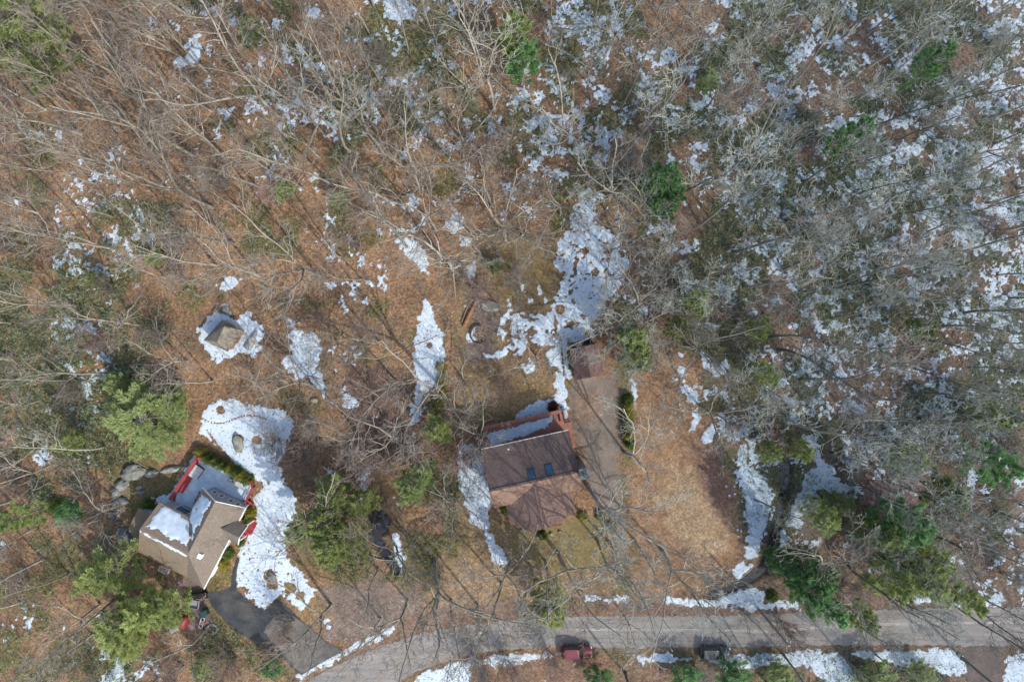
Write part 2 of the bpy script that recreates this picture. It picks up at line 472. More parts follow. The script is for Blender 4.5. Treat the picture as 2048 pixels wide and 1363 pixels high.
# snow mask
right = np.clip((PXg - 1150) / 500, 0, 1)[..., None]
D = mapval(SNOW_MAP, PXg, PYg)
D = np.where((PXg > 2048) | (PYg < 0), np.maximum(D, 0.3), D)
snow = np.clip((D * .97 + .03 * (D > .22) * right[..., 0] - (1 - UA)) * 7 + 0.5, 0, 1)
snow *= np.clip((nD - 0.18) * 6, 0, 1)
HOLES = [(476, 880, 12), (1075, 697, 0)]
for k, poly in enumerate(SNOW_POLYS):
    sy, sx = local(poly, 22)
    X, Y = PXg[sy, sx], PYg[sy, sx]
    s = sdist(X, Y, poly) + (nB[sy, sx] - 0.5) * 15 + (nD[sy, sx] - 0.5) * 11 + 1.0
    m = np.clip(s / 6.0 + 0.45, 0, 1)
    if k in (4, 6, 7, 9, 10, 12): m *= np.clip((nB[sy, sx] * .6 + nA[sy, sx] * .4 + np.clip(s, 0, 14) * .012 - 0.30) * 9, 0, 1)
    if k in (0, 1, 3): m *= np.clip((nB[sy, sx] - 0.24 - (0.05 if k < 2 else 0)) * 14, 0, 1)
    snow[sy, sx] = np.maximum(snow[sy, sx], m)
rs = np.random.RandomState(3)
holes = [(476, 880, 9), (478, 890, 8), (540, 1150, 13), (545, 1165, 11), (580, 1175, 12), (600, 1190, 9), (440, 820, 7), (512, 880, 8), (1172, 500, 6), (1190, 545, 8), (860, 690, 5), (1120, 618, 9), (443, 620, 7), (472, 622, 8)]
for _ in range(110):                      # melt holes and footprints
    holes.append((rs.uniform(1110, 1250), rs.uniform(400, 620), rs.uniform(0.8, 2.4)))
for _ in range(26): holes.append((rs.uniform(985, 1080), rs.uniform(625, 715), rs.uniform(1.2, 4)))
for i in range(14): holes.append((1123 + 0.4 * i, 695 + 4.2 * i, 1.3))
for i in range(22): holes.append((405 + i * 6.0, 838 + 8 * math.sin(i * .3), 1.3)); holes.append((414 + i * 2.6, 860 + i * 3.6, 1.3))
for _ in range(60): holes.append((rs.uniform(470, 640), rs.uniform(1080, 1230), rs.uniform(0.8, 1.8)))
for hx, hy, hr in holes:
    sy, sx = local([(hx, hy), (hx + 0.1, hy + 0.1)], hr + 4)
    d = np.hypot(PXg[sy, sx] - hx, PYg[sy, sx] - hy) + (nB[sy, sx] - .5) * hr
    snow[sy, sx] *= np.clip((d - hr) / 1.6, 0, 1)
snow *= np.clip(1 - (road_s + 1.0) / 3.0, 0, 1)
snow *= (1 - wat)
snow[(np.abs(GX) > 81.5) | (np.abs(GY) > 55.5)] = 0
for poly in ([(1140,694),(1199,690),(1208,750),(1153,757)], [(968,902),(1137,862),(1150,1010),(1085,1052),(1020,1045),(990,1018)]):
    sy, sx = local(poly, 4); snow[sy, sx] *= 1 - inpoly(PXg[sy, sx], PYg[sy, sx], poly)

# tint
L = mapval(LAUREL_MAP, PXg, PYg)
moss = np.clip((np.minimum(L * 1.15 + .06, .85) - (1 - rank01(fbm(GX, GY, 4.5, 91, 4, 0.6)))) * 5 + 0.5, 0, 1)
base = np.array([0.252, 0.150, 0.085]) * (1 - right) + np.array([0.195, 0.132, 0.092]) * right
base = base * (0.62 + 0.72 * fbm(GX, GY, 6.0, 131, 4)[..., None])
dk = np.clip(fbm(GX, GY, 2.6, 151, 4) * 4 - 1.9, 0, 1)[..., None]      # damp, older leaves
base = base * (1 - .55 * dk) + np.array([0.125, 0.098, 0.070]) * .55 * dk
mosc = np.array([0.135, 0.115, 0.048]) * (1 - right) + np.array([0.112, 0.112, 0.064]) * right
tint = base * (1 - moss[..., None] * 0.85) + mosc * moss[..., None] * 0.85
mossw = moss.copy()
leaf = np.ones_like(GX)
for poly, c, soft, amt in TINTS:
    sy, sx = local(poly, soft * 2 + 12)
    s = sdist(PXg[sy, sx], PYg[sy, sx], poly) + (nA[sy, sx] - 0.5) * soft * 3 + (nB[sy, sx] - .5) * soft
    w = (np.clip(s / soft + 0.5, 0, 1) * amt)[..., None]
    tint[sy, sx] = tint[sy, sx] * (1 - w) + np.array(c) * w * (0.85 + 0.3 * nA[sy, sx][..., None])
    mossw[sy, sx] *= 1 - w[..., 0]
    lf = {0.97: .22, 0.95: .7, 0.9: .55, 0.85: .75}.get(amt, .8)
    leaf[sy, sx] = leaf[sy, sx] * (1 - w[..., 0]) + lf * w[..., 0]
for hx, hy, hr, c in [(1106, 812, 0, 0)]: pass
tint = tint * (1 - 0.75 * wat[..., None]) + np.array([0.06, 0.045, 0.035]) * 0.75 * wat[..., None]
tint *= (0.72 + 0.56 * nB)[..., None]

Zs = ZG + 0.09 * np.clip(snow * 1.3, 0, 1) + 0.05 * snow * (nB - .5)
V = np.stack([GX, GY, Zs], -1).reshape(-1, 3)
idx = np.arange(NXG * NYG).reshape(NYG, NXG)
F = np.stack([idx[:-1, :-1], idx[:-1, 1:], idx[1:, 1:], idx[1:, :-1]], -1).reshape(-1, 4)


def ground_material():
    m, nt, b = nmat('leaf_litter_ground')
    L_ = nt.links.new
    geo = nt.nodes.new('ShaderNodeNewGeometry')
    at = nt.nodes.new('ShaderNodeAttribute'); at.attribute_name = 'tint'
    asn = nt.nodes.new('ShaderNodeAttribute'); asn.attribute_name = 'snow'
    # fallen leaves: cells of random brightness
    vo = nt.nodes.new('ShaderNodeTexVoronoi'); vo.inputs['Scale'].default_value = 5.5
    L_(geo.outputs['Position'], vo.inputs['Vector'])
    n1 = nt.nodes.new('ShaderNodeTexNoise'); n1.inputs['Scale'].default_value = 2.2; n1.inputs['Detail'].default_value = 8; n1.inputs['Roughness'].default_value = 0.75
    L_(geo.outputs['Position'], n1.inputs['Vector'])
    sep = nt.nodes.new('ShaderNodeSeparateColor'); L_(vo.outputs['Color'], sep.inputs[0])
    r1 = nt.nodes.new('ShaderNodeMapRange'); r1.inputs['To Min'].default_value = 0.62; r1.inputs['To Max'].default_value = 1.35
    L_(sep.outputs[0], r1.inputs['Value'])
    r2 = nt.nodes.new('ShaderNodeMapRange'); r2.inputs['From Min'].default_value = 0.3; r2.inputs['From Max'].default_value = 0.72; r2.inputs['To Min'].default_value = 0.45; r2.inputs['To Max'].default_value = 1.5
    L_(n1.outputs['Fac'], r2.inputs['Value'])
    mu = nt.nodes.new('ShaderNodeMath'); mu.operation = 'MULTIPLY'; L_(r1.outputs[0], mu.inputs[0]); L_(r2.outputs[0], mu.inputs[1])
    mlf = nt.nodes.new('ShaderNodeMix'); mlf.inputs['A'].default_value = 1.0; L_(at.outputs['Alpha'], mlf.inputs['Factor']); L_(mu.outputs[0], mlf.inputs['B'])
    hs = nt.nodes.new('ShaderNodeHueSaturation'); L_(at.outputs['Color'], hs.inputs['Color']); L_(mlf.outputs['Result'], hs.inputs['Value'])
    rh = nt.nodes.new('ShaderNodeMapRange'); rh.inputs['To Min'].default_value = 0.485; rh.inputs['To Max'].default_value = 0.52
    L_(sep.outputs[1], rh.inputs['Value']); L_(rh.outputs[0], hs.inputs['Hue'])
    # snow edge broken by noise
    n2 = nt.nodes.new('ShaderNodeTexNoise'); n2.inputs['Scale'].default_value = 3.0; n2.inputs['Detail'].default_value = 7; n2.inputs['Roughness'].default_value = 0.7
    L_(geo.outputs['Position'], n2.inputs['Vector'])
    ad = nt.nodes.new('ShaderNodeMath'); ad.operation = 'MULTIPLY_ADD'; ad.inputs[1].default_value = 1.5; L_(n2.outputs['Fac'], ad.inputs[0]); L_(asn.outputs['Fac'], ad.inputs[2])
    rs_ = nt.nodes.new('ShaderNodeMapRange'); rs_.inputs['From Min'].default_value = 1.15; rs_.inputs['From Max'].default_value = 1.42
    L_(ad.outputs[0], rs_.inputs['Value'])
    nsp = nt.nodes.new('ShaderNodeTexNoise'); nsp.inputs['Scale'].default_value = 3.3; nsp.inputs['Detail'].default_value = 2; L_(geo.outputs['Position'], nsp.inputs['Vector'])
    rsp = nt.nodes.new('ShaderNodeMapRange'); rsp.inputs['From Min'].default_value = .60; rsp.inputs['From Max'].default_value = .67; rsp.inputs['To Min'].default_value = 1; rsp.inputs['To Max'].default_value = .25; L_(nsp.outputs['Fac'], rsp.inputs['Value'])
    msp = nt.nodes.new('ShaderNodeMath'); msp.operation = 'MULTIPLY'; L_(rs_.outputs[0], msp.inputs[0]); L_(rsp.outputs[0], msp.inputs[1])
    n3 = nt.nodes.new('ShaderNodeTexNoise'); n3.inputs['Scale'].default_value = 1.3; n3.inputs['Detail'].default_value = 5
    L_(geo.outputs['Position'], n3.inputs['Vector'])
    sc_ = nt.nodes.new('ShaderNodeMix'); sc_.data_type = 'RGBA'; sc_.inputs['A'].default_value = (0.44, 0.52, 0.58, 1); sc_.inputs['B'].default_value = (0.62, 0.705, 0.755, 1)
    L_(n3.outputs['Fac'], sc_.inputs['Factor'])
    mx = nt.nodes.new('ShaderNodeMix'); mx.data_type = 'RGBA'
    L_(msp.outputs[0], mx.inputs['Factor']); L_(hs.outputs[0], mx.inputs['A']); L_(sc_.outputs['Result'], mx.inputs['B'])
    L_(mx.outputs['Result'], b.inputs['Base Color'])
    b.inputs['Roughness'].default_value = 0.9; b.inputs['Specular IOR Level'].default_value = 0.15
    bp = nt.nodes.new('ShaderNodeBump'); bp.inputs['Distance'].default_value = 0.12; bp.inputs['Strength'].default_value = 0.8
    mh = nt.nodes.new('ShaderNodeMath'); mh.operation = 'MULTIPLY'
    inv = nt.nodes.new('ShaderNodeMapRange'); inv.inputs['To Min'].default_value = 1.0; inv.inputs['To Max'].default_value = 0.35; L_(rs_.outputs[0], inv.inputs['Value'])
    L_(n1.outputs['Fac'], mh.inputs[0]); L_(inv.outputs[0], mh.inputs[1]); L_(mh.outputs[0], bp.inputs['Height'])
    L_(bp.outputs[0], b.inputs['Normal'])
    return m


g_me = np_mesh('ground', V, F, [ground_material()], smooth=True)
a = g_me.attributes.new('snow', 'FLOAT', 'POINT'); a.data.foreach_set('value', snow.ravel().astype(np.float32))
a = g_me.attributes.new('tint', 'FLOAT_COLOR', 'POINT')
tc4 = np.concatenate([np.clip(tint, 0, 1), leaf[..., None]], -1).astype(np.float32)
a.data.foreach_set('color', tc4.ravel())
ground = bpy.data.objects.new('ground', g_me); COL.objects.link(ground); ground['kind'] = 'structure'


# ------------------------------------------------------------------ road, driveway, water
def jag(poly, step=6, amp=2.0, seed=1):
    rr = random.Random(seed); out = []
    for i in range(len(poly)):
        a_, b_ = poly[i], poly[(i + 1) % len(poly)]
        n = max(1, int(math.dist(a_, b_) / step))
        for k in range(n):
            t = k / n
            out.append((a_[0] + (b_[0] - a_[0]) * t + rr.uniform(-amp, amp) * .5, a_[1] + (b_[1] - a_[1]) * t + rr.uniform(-amp, amp)))
    return out


def sheet(name, poly, z, m, amp=1.6, seed=1):
    from mathutils.geometry import tessellate_polygon
    pts = [P(x, y, 0) for x, y in jag(poly, 6, amp, seed)]
    tris = tessellate_polygon([pts])
    me = bpy.data.meshes.new(name)
    me.from_pydata([(p.x, p.y, z) for p in pts], [], [tuple(t) for t in tris])
    me.materials.append(m)
    import bmesh
    bm = bmesh.new(); bm.from_mesh(me); bmesh.ops.recalc_face_normals(bm, faces=bm.faces)
    if sum(f.normal.z for f in bm.faces) < 0: bmesh.ops.reverse_faces(bm, faces=bm.faces)
    bm.to_mesh(me); bm.free()
    o = bpy.data.objects.new(name, me); COL.objects.link(o); o['kind'] = 'structure'
    return o


def asphalt(name, ca, cb, cc, stretch=(0.05, 0.6), s=1.0):
    m, nt, b = nmat(name); L_ = nt.links.new
    geo = nt.nodes.new('ShaderNodeNewGeometry')
    mp = nt.nodes.new('ShaderNodeMapping'); mp.inputs['Scale'].default_value = (stretch[0], stretch[1], 1); L_(geo.outputs['Position'], mp.inputs['Vector'])
    n1 = nt.nodes.new('ShaderNodeTexNoise'); n1.inputs['Scale'].default_value = 1.6 * s; n1.inputs['Detail'].default_value = 5; L_(mp.outputs[0], n1.inputs['Vector'])
    n2 = nt.nodes.new('ShaderNodeTexNoise'); n2.inputs['Scale'].default_value = 0.35; n2.inputs['Detail'].default_value = 7; n2.inputs['Roughness'].default_value = 0.65; L_(geo.outputs['Position'], n2.inputs['Vector'])
    n3 = nt.nodes.new('ShaderNodeTexNoise'); n3.inputs['Scale'].default_value = 9; n3.inputs['Detail'].default_value = 3; L_(geo.outputs['Position'], n3.inputs['Vector'])
    m1 = nt.nodes.new('ShaderNodeMix'); m1.data_type = 'RGBA'; m1.inputs['A'].default_value = (*ca, 1); m1.inputs['B'].default_value = (*cb, 1)
    ra = nt.nodes.new('ShaderNodeMapRange'); ra.inputs['From Min'].default_value = .35; ra.inputs['From Max'].default_value = .65; L_(n1.outputs['Fac'], ra.inputs['Value']); L_(ra.outputs[0], m1.inputs['Factor'])
    m2 = nt.nodes.new('ShaderNodeMix'); m2.data_type = 'RGBA'; m2.inputs['B'].default_value = (*cc, 1); L_(m1.outputs['Result'], m2.inputs['A'])
    rb = nt.nodes.new('ShaderNodeMapRange'); rb.inputs['From Min'].default_value = .45; rb.inputs['From Max'].default_value = .7; L_(n2.outputs['Fac'], rb.inputs['Value']); L_(rb.outputs[0], m2.inputs['Factor'])
    # cracks and sealed seams
    nw = nt.nodes.new('ShaderNodeTexNoise'); nw.inputs['Scale'].default_value = .8; nw.inputs['Detail'].default_value = 4; L_(geo.outputs['Position'], nw.inputs['Vector'])
    sc2 = nt.nodes.new('ShaderNodeVectorMath'); sc2.operation = 'SCALE'; sc2.inputs['Scale'].default_value = 6.0; L_(nw.outputs['Color'], sc2.inputs[0])
    ad2 = nt.nodes.new('ShaderNodeVectorMath'); ad2.operation = 'ADD'; L_(geo.outputs['Position'], ad2.inputs[0]); L_(sc2.outputs[0], ad2.inputs[1])
    vc = nt.nodes.new('ShaderNodeTexVoronoi'); vc.feature = 'DISTANCE_TO_EDGE'; vc.inputs['Scale'].default_value = .22; L_(ad2.outputs[0], vc.inputs['Vector'])
    rk = nt.nodes.new('ShaderNodeMapRange'); rk.inputs['From Min'].default_value = .006; rk.inputs['From Max'].default_value = .022; rk.inputs['To Min'].default_value = .55; rk.inputs['To Max'].default_value = 0; L_(vc.outputs['Distance'], rk.inputs['Value'])
    mk = nt.nodes.new('ShaderNodeMix'); mk.data_type = 'RGBA'; mk.inputs['B'].default_value = (.05, .048, .045, 1); L_(rk.outputs[0], mk.inputs['Factor']); L_(m2.outputs['Result'], mk.inputs['A'])
    hs = nt.nodes.new('ShaderNodeHueSaturation'); L_(mk.outputs['Result'], hs.inputs['Color'])
    rc = nt.nodes.new('ShaderNodeMapRange'); rc.inputs['From Min'].default_value = .3; rc.inputs['From Max'].default_value = .7; rc.inputs['To Min'].default_value = .82; rc.inputs['To Max'].default_value = 1.18
    L_(n3.outputs['Fac'], rc.inputs['Value']); L_(rc.outputs[0], hs.inputs['Value']); L_(hs.outputs[0], b.inputs['Base Color'])
    b.inputs['Roughness'].default_value = 0.92; b.inputs['Specular IOR Level'].default_value = 0.2
    return m


M_ROAD = asphalt('worn_asphalt', (0.185, 0.178, 0.17), (0.29, 0.268, 0.24), (0.24, 0.205, 0.168))
M_DRIVE = asphalt('dark_asphalt', (0.036, 0.043, 0.048), (0.062, 0.067, 0.072), (0.115, 0.102, 0.09), (0.3, 0.3))
M_PAINT = noisy('faded_road_paint', (0.42, 0.40, 0.36), (0.27, 0.25, 0.22), 1.2, 0.8, lo=0.4, hi=0.6)
M_WATER = noisy('dark_stream_water', (0.015, 0.016, 0.02), (0.05, 0.045, 0.045), 0.8, 0.12, spec=0.5)
M_ICE = noisy('frozen_mud_water', (0.19, 0.16, 0.17), (0.27, 0.23, 0.25), 0.8, 0.35, spec=0.4)
sheet('road', ROAD, 0.030, M_ROAD, 2.2, 2)
sheet('driveway', DRIVE, 0.034, M_DRIVE, 1.2, 3)
sheet('driveway_sunlit_part', [(528,1262),(548,1232),(575,1222),(604,1242),(630,1264),(655,1285),(686,1300),(640,1324),(604,1346),(588,1330),(560,1300)], 0.040, asphalt('sunlit_asphalt', (0.13, 0.12, 0.108), (0.185, 0.17, 0.148), (0.075, 0.07, 0.068), (0.3, 0.3)), 2.5, 8)  # paler sheet paints sunlight onto the lower driveway, same asphalt below
sheet('side_road', [(1922,1293),(1960,1290),(2013,1291),(2000,1306),(2004,1340),(2010,1420),(1940,1420),(1931,1330)], 0.036, asphalt('muddy_track', (0.125, 0.098, 0.085), (0.165, 0.13, 0.11), (0.10, 0.08, 0.07), (0.6, 0.1)), 2.0, 9)


def strip(name, pts, w, z, m):
    mb = MB()
    for i in range(len(pts) - 1):
        a_, b_ = P(*pts[i]), P(*pts[i + 1]); a_.z = b_.z = z
        d = (b_ - a_).normalized(); s = Vector((-d.y, d.x, 0)) * w / 2
        mb.poly([a_ - s, b_ - s, b_ + s, a_ + s])
    o = mb.build(name, m); o['kind'] = 'structure'
    return o


line_y = lambda x: np.interp(x, [780, 900, 1000, 1100, 1250, 1400, 1550, 1700, 1900, 2060], [1312, 1283, 1268, 1260, 1257, 1259, 1262, 1248, 1245, 1243])
for off, x0, x1 in ((-1.3, 1090, 2060), (1.3, 1050, 2060)):
    xs = np.arange(x0, x1, 20)
    strip('road_marking', [(x, float(line_y(x)) + off) for x in xs], 0.11, 0.036, M_PAINT)


def water(name, poly, z, m):
    return sheet(name, poly, z, m, 1.5, 5)


grow = lambda poly, k: [(sum(p[0] for p in poly) / len(poly) + (x - sum(p[0] for p in poly) / len(poly)) * k, sum(p[1] for p in poly) / len(poly) + (y - sum(p[1] for p in poly) / len(poly)) * k) for x, y in poly]
sv = lambda poly: float(np.median([gz(*P(x, y).xy) for x, y in poly]))
water('stream_water', STREAM, -0.33, M_WATER)
water('ditch_water', DITCH, -0.38, M_WATER)
# ------------------------------------------------------------------ bare trees
def bark(name, c1, c2, c3):
    return noisy(name, c1, c2, 1.1, 0.9, c3=c3, s3=6.0, amt3=0.55, objrand=0.22)


M_BARK = bark('grey_bark', (0.33, 0.30, 0.24), (0.21, 0.19, 0.15), (0.44, 0.42, 0.35))
M_BARK_SHADE = bark('shaded_grey_bark', (0.20, 0.195, 0.17), (0.135, 0.13, 0.115), (0.30, 0.30, 0.255))  # darker copy of the bark, shade painted in for right-hand trunks
M_TWIG = noisy('bare_twigs', (0.30, 0.255, 0.21), (0.18, 0.15, 0.125), 0.6, 0.85, objrand=0.2)
M_TWIG_G = noisy('grey_green_twigs', (0.37, 0.385, 0.325), (0.24, 0.245, 0.21), 0.6, 0.85, objrand=0.2)
M_TWIG_R = noisy('reddish_twigs', (0.27, 0.19, 0.165), (0.19, 0.14, 0.12), 0.6, 0.85, objrand=0.15)
M_DEAD = noisy('dead_wood', (0.30, 0.17, 0.10), (0.18, 0.11, 0.07), 2.0, 0.9)


def polytube(paths, n=3):
    """list of (points Nx3, radii N) -> vertex, quad arrays"""
    Vs = []; Fs = []; base = 0
    ang = np.arange(n) * 2 * math.pi / n
    ca, sa = np.cos(ang), np.sin(ang)
    for pts, rad in paths:
        k = len(pts)
        d = np.empty_like(pts); d[1:-1] = pts[2:] - pts[:-2]; d[0] = pts[1] - pts[0]; d[-1] = pts[-1] - pts[-2]
        d /= np.linalg.norm(d, axis=1)[:, None] + 1e-9
        ref = np.array([0.31, 0.87, 0.39])
        a = np.cross(d, ref); a /= np.linalg.norm(a, axis=1)[:, None] + 1e-9
        b = np.cross(d, a)
        ring = pts[:, None, :] + (a[:, None, :] * ca[None, :, None] + b[:, None, :] * sa[None, :, None]) * rad[:, None, None]
        Vs.append(ring.reshape(-1, 3))
        i = base + np.arange(k - 1)[:, None] * n + np.arange(n)[None, :]
        j = base + np.arange(k - 1)[:, None] * n + (np.arange(n)[None, :] + 1) % n
        Fs.append(np.stack([i, j, j + n, i + n], -1).reshape(-1, 4))
        base += k * n
    return np.concatenate(Vs), np.concatenate(Fs)


class Tree:
    def __init__(self, seed, up=0.10, wig=0.16, rmin=0.02):
        self.r = np.random.RandomState(seed); self.paths = []; self.limbs = []; self.up = up; self.wig = wig; self.rmin = rmin

    def path(self, p, d, L, r0, r1, nseg, up=None, wig=None):
        up = self.up if up is None else up; wig = self.wig if wig is None else wig
        p = np.array(p, float); d = np.array(d, float); d /= np.linalg.norm(d)
        pts = [p.copy()]; st = L / nseg
        for i in range(nseg):
            d = d + self.r.normal(0, wig, 3) + np.array([0, 0, up])
            d /= np.linalg.norm(d); p = p + d * st; pts.append(p.copy())
        return np.array(pts), np.maximum(np.linspace(r0, r1, nseg + 1), self.rmin)

    def side(self, d, ang):
        """direction at angle ang from d, random around it"""
        d = d / np.linalg.norm(d)
        v = self.r.normal(0, 1, 3); v -= d * v.dot(d); v /= np.linalg.norm(v)
        return d * math.cos(ang) + v * math.sin(ang)

    def branch(self, p, d, L, r0, lv, maxlv, dens):
        nseg = max(3, min(9, int(L / (0.75 if lv < 3 else 0.5)))) if lv < maxlv else 3
        pts, rad = self.path(p, d, L, r0, r0 * 0.25, nseg)
        (self.limbs if lv == 0 else self.paths).append((pts, rad))
        if lv >= maxlv: return
        nch = int(dens[lv] * L + self.r.rand())
        for i in range(nch):
            t = self.r.uniform(0.2 if lv > 0 else 0.3, 1.0) ** 0.8
            s = t * nseg; k = min(int(s), nseg - 1); f = s - k
            q = pts[k] * (1 - f) + pts[k + 1] * f
            dd = pts[k + 1] - pts[k]
            rr = rad[k] * (1 - f) + rad[k + 1] * f
            l2 = L * self.r.uniform(0.30, 0.58) * (1.15 - 0.55 * t)
            self.branch(q, self.side(dd, R(self.r.uniform(24, 58))), max(l2, 0.5), rr * self.r.uniform(0.5, 0.72), lv + 1, maxlv, dens)


def tree_forest(seed, H=22):
    """tall straight stem, narrow crown in the upper half"""
    t = Tree(seed, 0.07, 0.15)
    rt = t.r.uniform(0.15, 0.21)
    tr = t.path((0, 0, -0.4), (t.r.normal(0, .03), t.r.normal(0, .03), 1), H * 0.93, rt, 0.05, 14, 0.06, 0.045)
    tr[1][0] = rt * 1.5; tr[1][1] = rt * 1.05
    pts, rad = tr
    h0 = t.r.uniform(0.38, 0.5)
    nb = t.r.randint(13, 19)
    for i in range(nb):
        u = h0 + (1 - h0) * (i + t.r.rand()) / nb
        s = min(u, .995) * 14; k = int(s); f = s - k
        q = pts[k] * (1 - f) + pts[k + 1] * f; rr = rad[k] * (1 - f) + rad[k + 1] * f
        L = H * t.r.uniform(0.16, 0.30) * (1.12 - 0.7 * (u - h0) / (1 - h0))
        t.branch(q, t.side(pts[k + 1] - pts[k], R(t.r.uniform(28, 60))), L, rr * t.r.uniform(.36, .55), 0, 3, (1.3, 1.6, 1.7))
    return [tr] + t.limbs, t.paths


def tree_fork(seed, H=20):
    """stem that splits into a few rising limbs"""
    t = Tree(seed, 0.05, 0.17)
    rt = t.r.uniform(0.19, 0.25)
    h0 = t.r.uniform(0.28, 0.42)
    tr = t.path((0, 0, -0.4), (0, 0, 1), H * h0, rt, rt * 0.8, 6, 0.05, 0.05)
    tr[1][0] = rt * 1.45
    trunk = [tr]
    nf = t.r.randint(2, 5); a0 = t.r.uniform(0, 6.28)
    for k in range(nf):
        a = a0 + k * 2 * math.pi / nf + t.r.normal(0, .3); el = R(t.r.uniform(50, 72))
        d = np.array([math.cos(a) * math.cos(el), math.sin(a) * math.cos(el), math.sin(el)])
        L = H * (1 - h0) * t.r.uniform(0.8, 1.0)
        pts, rad = t.path(tr[0][-1], d, L, rt * 0.62, 0.05, 9, 0.03, 0.11)
        trunk.append((pts, rad))
        nb = t.r.randint(7, 11)
        for i in range(nb):
            u = 0.15 + 0.85 * (i + t.r.rand()) / nb
            s = min(u, .99) * 9; j = int(s); f = s - j
            q = pts[j] * (1 - f) + pts[j + 1] * f; rr = rad[j] * (1 - f) + rad[j + 1] * f
            t.branch(q, t.side(pts[j + 1] - pts[j], R(t.r.uniform(25, 58))), H * t.r.uniform(.13, .27) * (1.15 - .5 * u), rr * t.r.uniform(.5, .7), 0, 3, (1.15, 1.4, 1.6))
    return trunk + t.limbs, t.paths


def tree_oak(seed, H=15):
    """wide spreading crown with crooked limbs"""
    t = Tree(seed, 0.035, 0.22)
    rt = 0.2; h0 = 0.3
    tr = t.path((0, 0, -0.4), (0, 0, 1), H * h0, rt, rt * 0.85, 5, 0.04, 0.06); tr[1][0] = rt * 1.5
    trunk = [tr]
    nf = t.r.randint(4, 6); a0 = t.r.uniform(0, 6.28)
    for k in range(nf):
        a = a0 + k * 2 * math.pi / nf + t.r.normal(0, .25); el = R(t.r.uniform(28, 55))
        d = np.array([math.cos(a) * math.cos(el), math.sin(a) * math.cos(el), math.sin(el)])
        L = H * t.r.uniform(0.5, 0.65)
        pts, rad = t.path(tr[0][-1], d, L, rt * 0.55, 0.05, 8, 0.03, 0.16)
        trunk.append((pts, rad))
        for i in range(t.r.randint(8, 11)):
            u = 0.15 + 0.84 * t.r.rand(); s = u * 8; j = int(s); f = s - j
            q = pts[j] * (1 - f) + pts[j + 1] * f; rr = rad[j] * (1 - f) + rad[j + 1] * f
            t.branch(q, t.side(pts[j + 1] - pts[j], R(t.r.uniform(28, 60))), H * t.r.uniform(.16, .32) * (1.15 - .5 * u), rr * t.r.uniform(.5, .7), 0, 3, (1.4, 1.7, 1.8))
    return trunk + t.limbs, t.paths


def tree_bush(seed, H=6):
    """many thin stems rising from one foot"""
    t = Tree(seed, 0.05, 0.12, 0.016)
    trunk = []
    for k in range(t.r.randint(9, 14)):
        a = t.r.uniform(0, 6.28); el = R(t.r.uniform(48, 82))
        d = np.array([math.cos(a) * math.cos(el), math.sin(a) * math.cos(el), math.sin(el)])
        L = H * t.r.uniform(.6, 1)
        pts, rad = t.path((0, 0, -.1), d, L, 0.045, 0.016, 7, 0.04, .12)
        trunk.append((pts, rad))
        for i in range(int(L * 2.6)):
            u = 0.2 + .8 * t.r.rand(); s = min(u, .99) * 7; j = int(s); f = s - j
            q = pts[j] * (1 - f) + pts[j + 1] * f
            t.branch(q, t.side(pts[j + 1] - pts[j], R(t.r.uniform(20, 50))), H * t.r.uniform(.12, .35), 0.025, 1, 3, (1, 1.8, 2.0))
    return trunk + t.limbs, t.paths


TREE_LIB = {}


def lib(kind, H, fn, seeds):
    out = []
    for s in seeds:
        tr, cr = fn(s, H)
        v, f = polytube(tr, 6); me1 = np_mesh('trunk', v, f, [M_BARK], smooth=True)
        v, f = polytube(cr, 3); me2 = np_mesh('crown', v, f, [M_TWIG], smooth=True)
        me3 = me2.copy(); me3.materials[0] = M_TWIG_G
        me4 = me2.copy(); me4.materials[0] = M_TWIG_R
        me5 = me1.copy(); me5.materials[0] = M_BARK_SHADE
        out.append(((me1, me5), (me2, me3, me4)))
    TREE_LIB[kind] = (H, out)


lib('forest', 22.0, tree_forest, range(101, 108))
lib('fork', 20.0, tree_fork, range(201, 207))
lib('oak', 15.0, tree_oak, range(301, 305))
lib('bush', 6.0, tree_bush, range(401, 405))

USED = []


ONES = 'zero one two three four five six seven eight nine ten eleven twelve thirteen fourteen fifteen sixteen seventeen eighteen nineteen'.split()
TENS = 'x x twenty thirty forty fifty sixty seventy eighty ninety'.split()


def word(n):
    n = max(1, min(99, int(n)))
    if n < 20: return ONES[n]
    return TENS[n // 10] + ('' if n % 10 == 0 else ' ' + ONES[n % 10])


def where(bx, by):
    return f'{word(round(bx / 20.48))} percent across, {word(round(by / 13.63))} percent down'


SEEN_LABELS = set()


def uniq(label, bx, by):
    l = label
    if l in SEEN_LABELS: l = label + ', the smaller'
    if l in SEEN_LABELS: l = label + ', the smallest'
    SEEN_LABELS.add(l)
    return l


def plant_tree(kind, bx, by, h, lean=(0, 0), tw=0, rot=None, label=None, group=None, name='bare_tree', cat='tree', rs_=random, wide=1.0):
    H, L_ = TREE_LIB[kind]
    me1, crowns = L_[rs_.randrange(len(L_))]
    w = P(bx, by, 0); w.z = gz(w.x, w.y)
    e = empty(name, w, label, cat, group)
    s = h / H
    e.scale = (s * wide, s * wide, s)
    rot = rs_.uniform(0, 6.283) if rot is None else rot
    lx, ly = lean                                      # horizontal travel of the top in metres
    ang = math.atan2(math.hypot(lx, ly), h)
    if ang > 1e-4:
        q = Matrix.Rotation(ang, 3, Vector((-ly, lx, 0)).normalized())
    else:
        q = Matrix.Identity(3)
    e.rotation_euler = (q @ Matrix.Rotation(rot, 3, 'Z')).to_euler()
    o1 = bpy.data.objects.new('trunk', me1[1 if (bx > 1200 and kind == 'forest' and rs_.random() < .8) else 0]); o1.parent = e; COL.objects.link(o1)
    o2 = bpy.data.objects.new('crown', crowns[tw]); o2.parent = e; COL.objects.link(o2)
    USED.append((w.x, w.y))
    return e


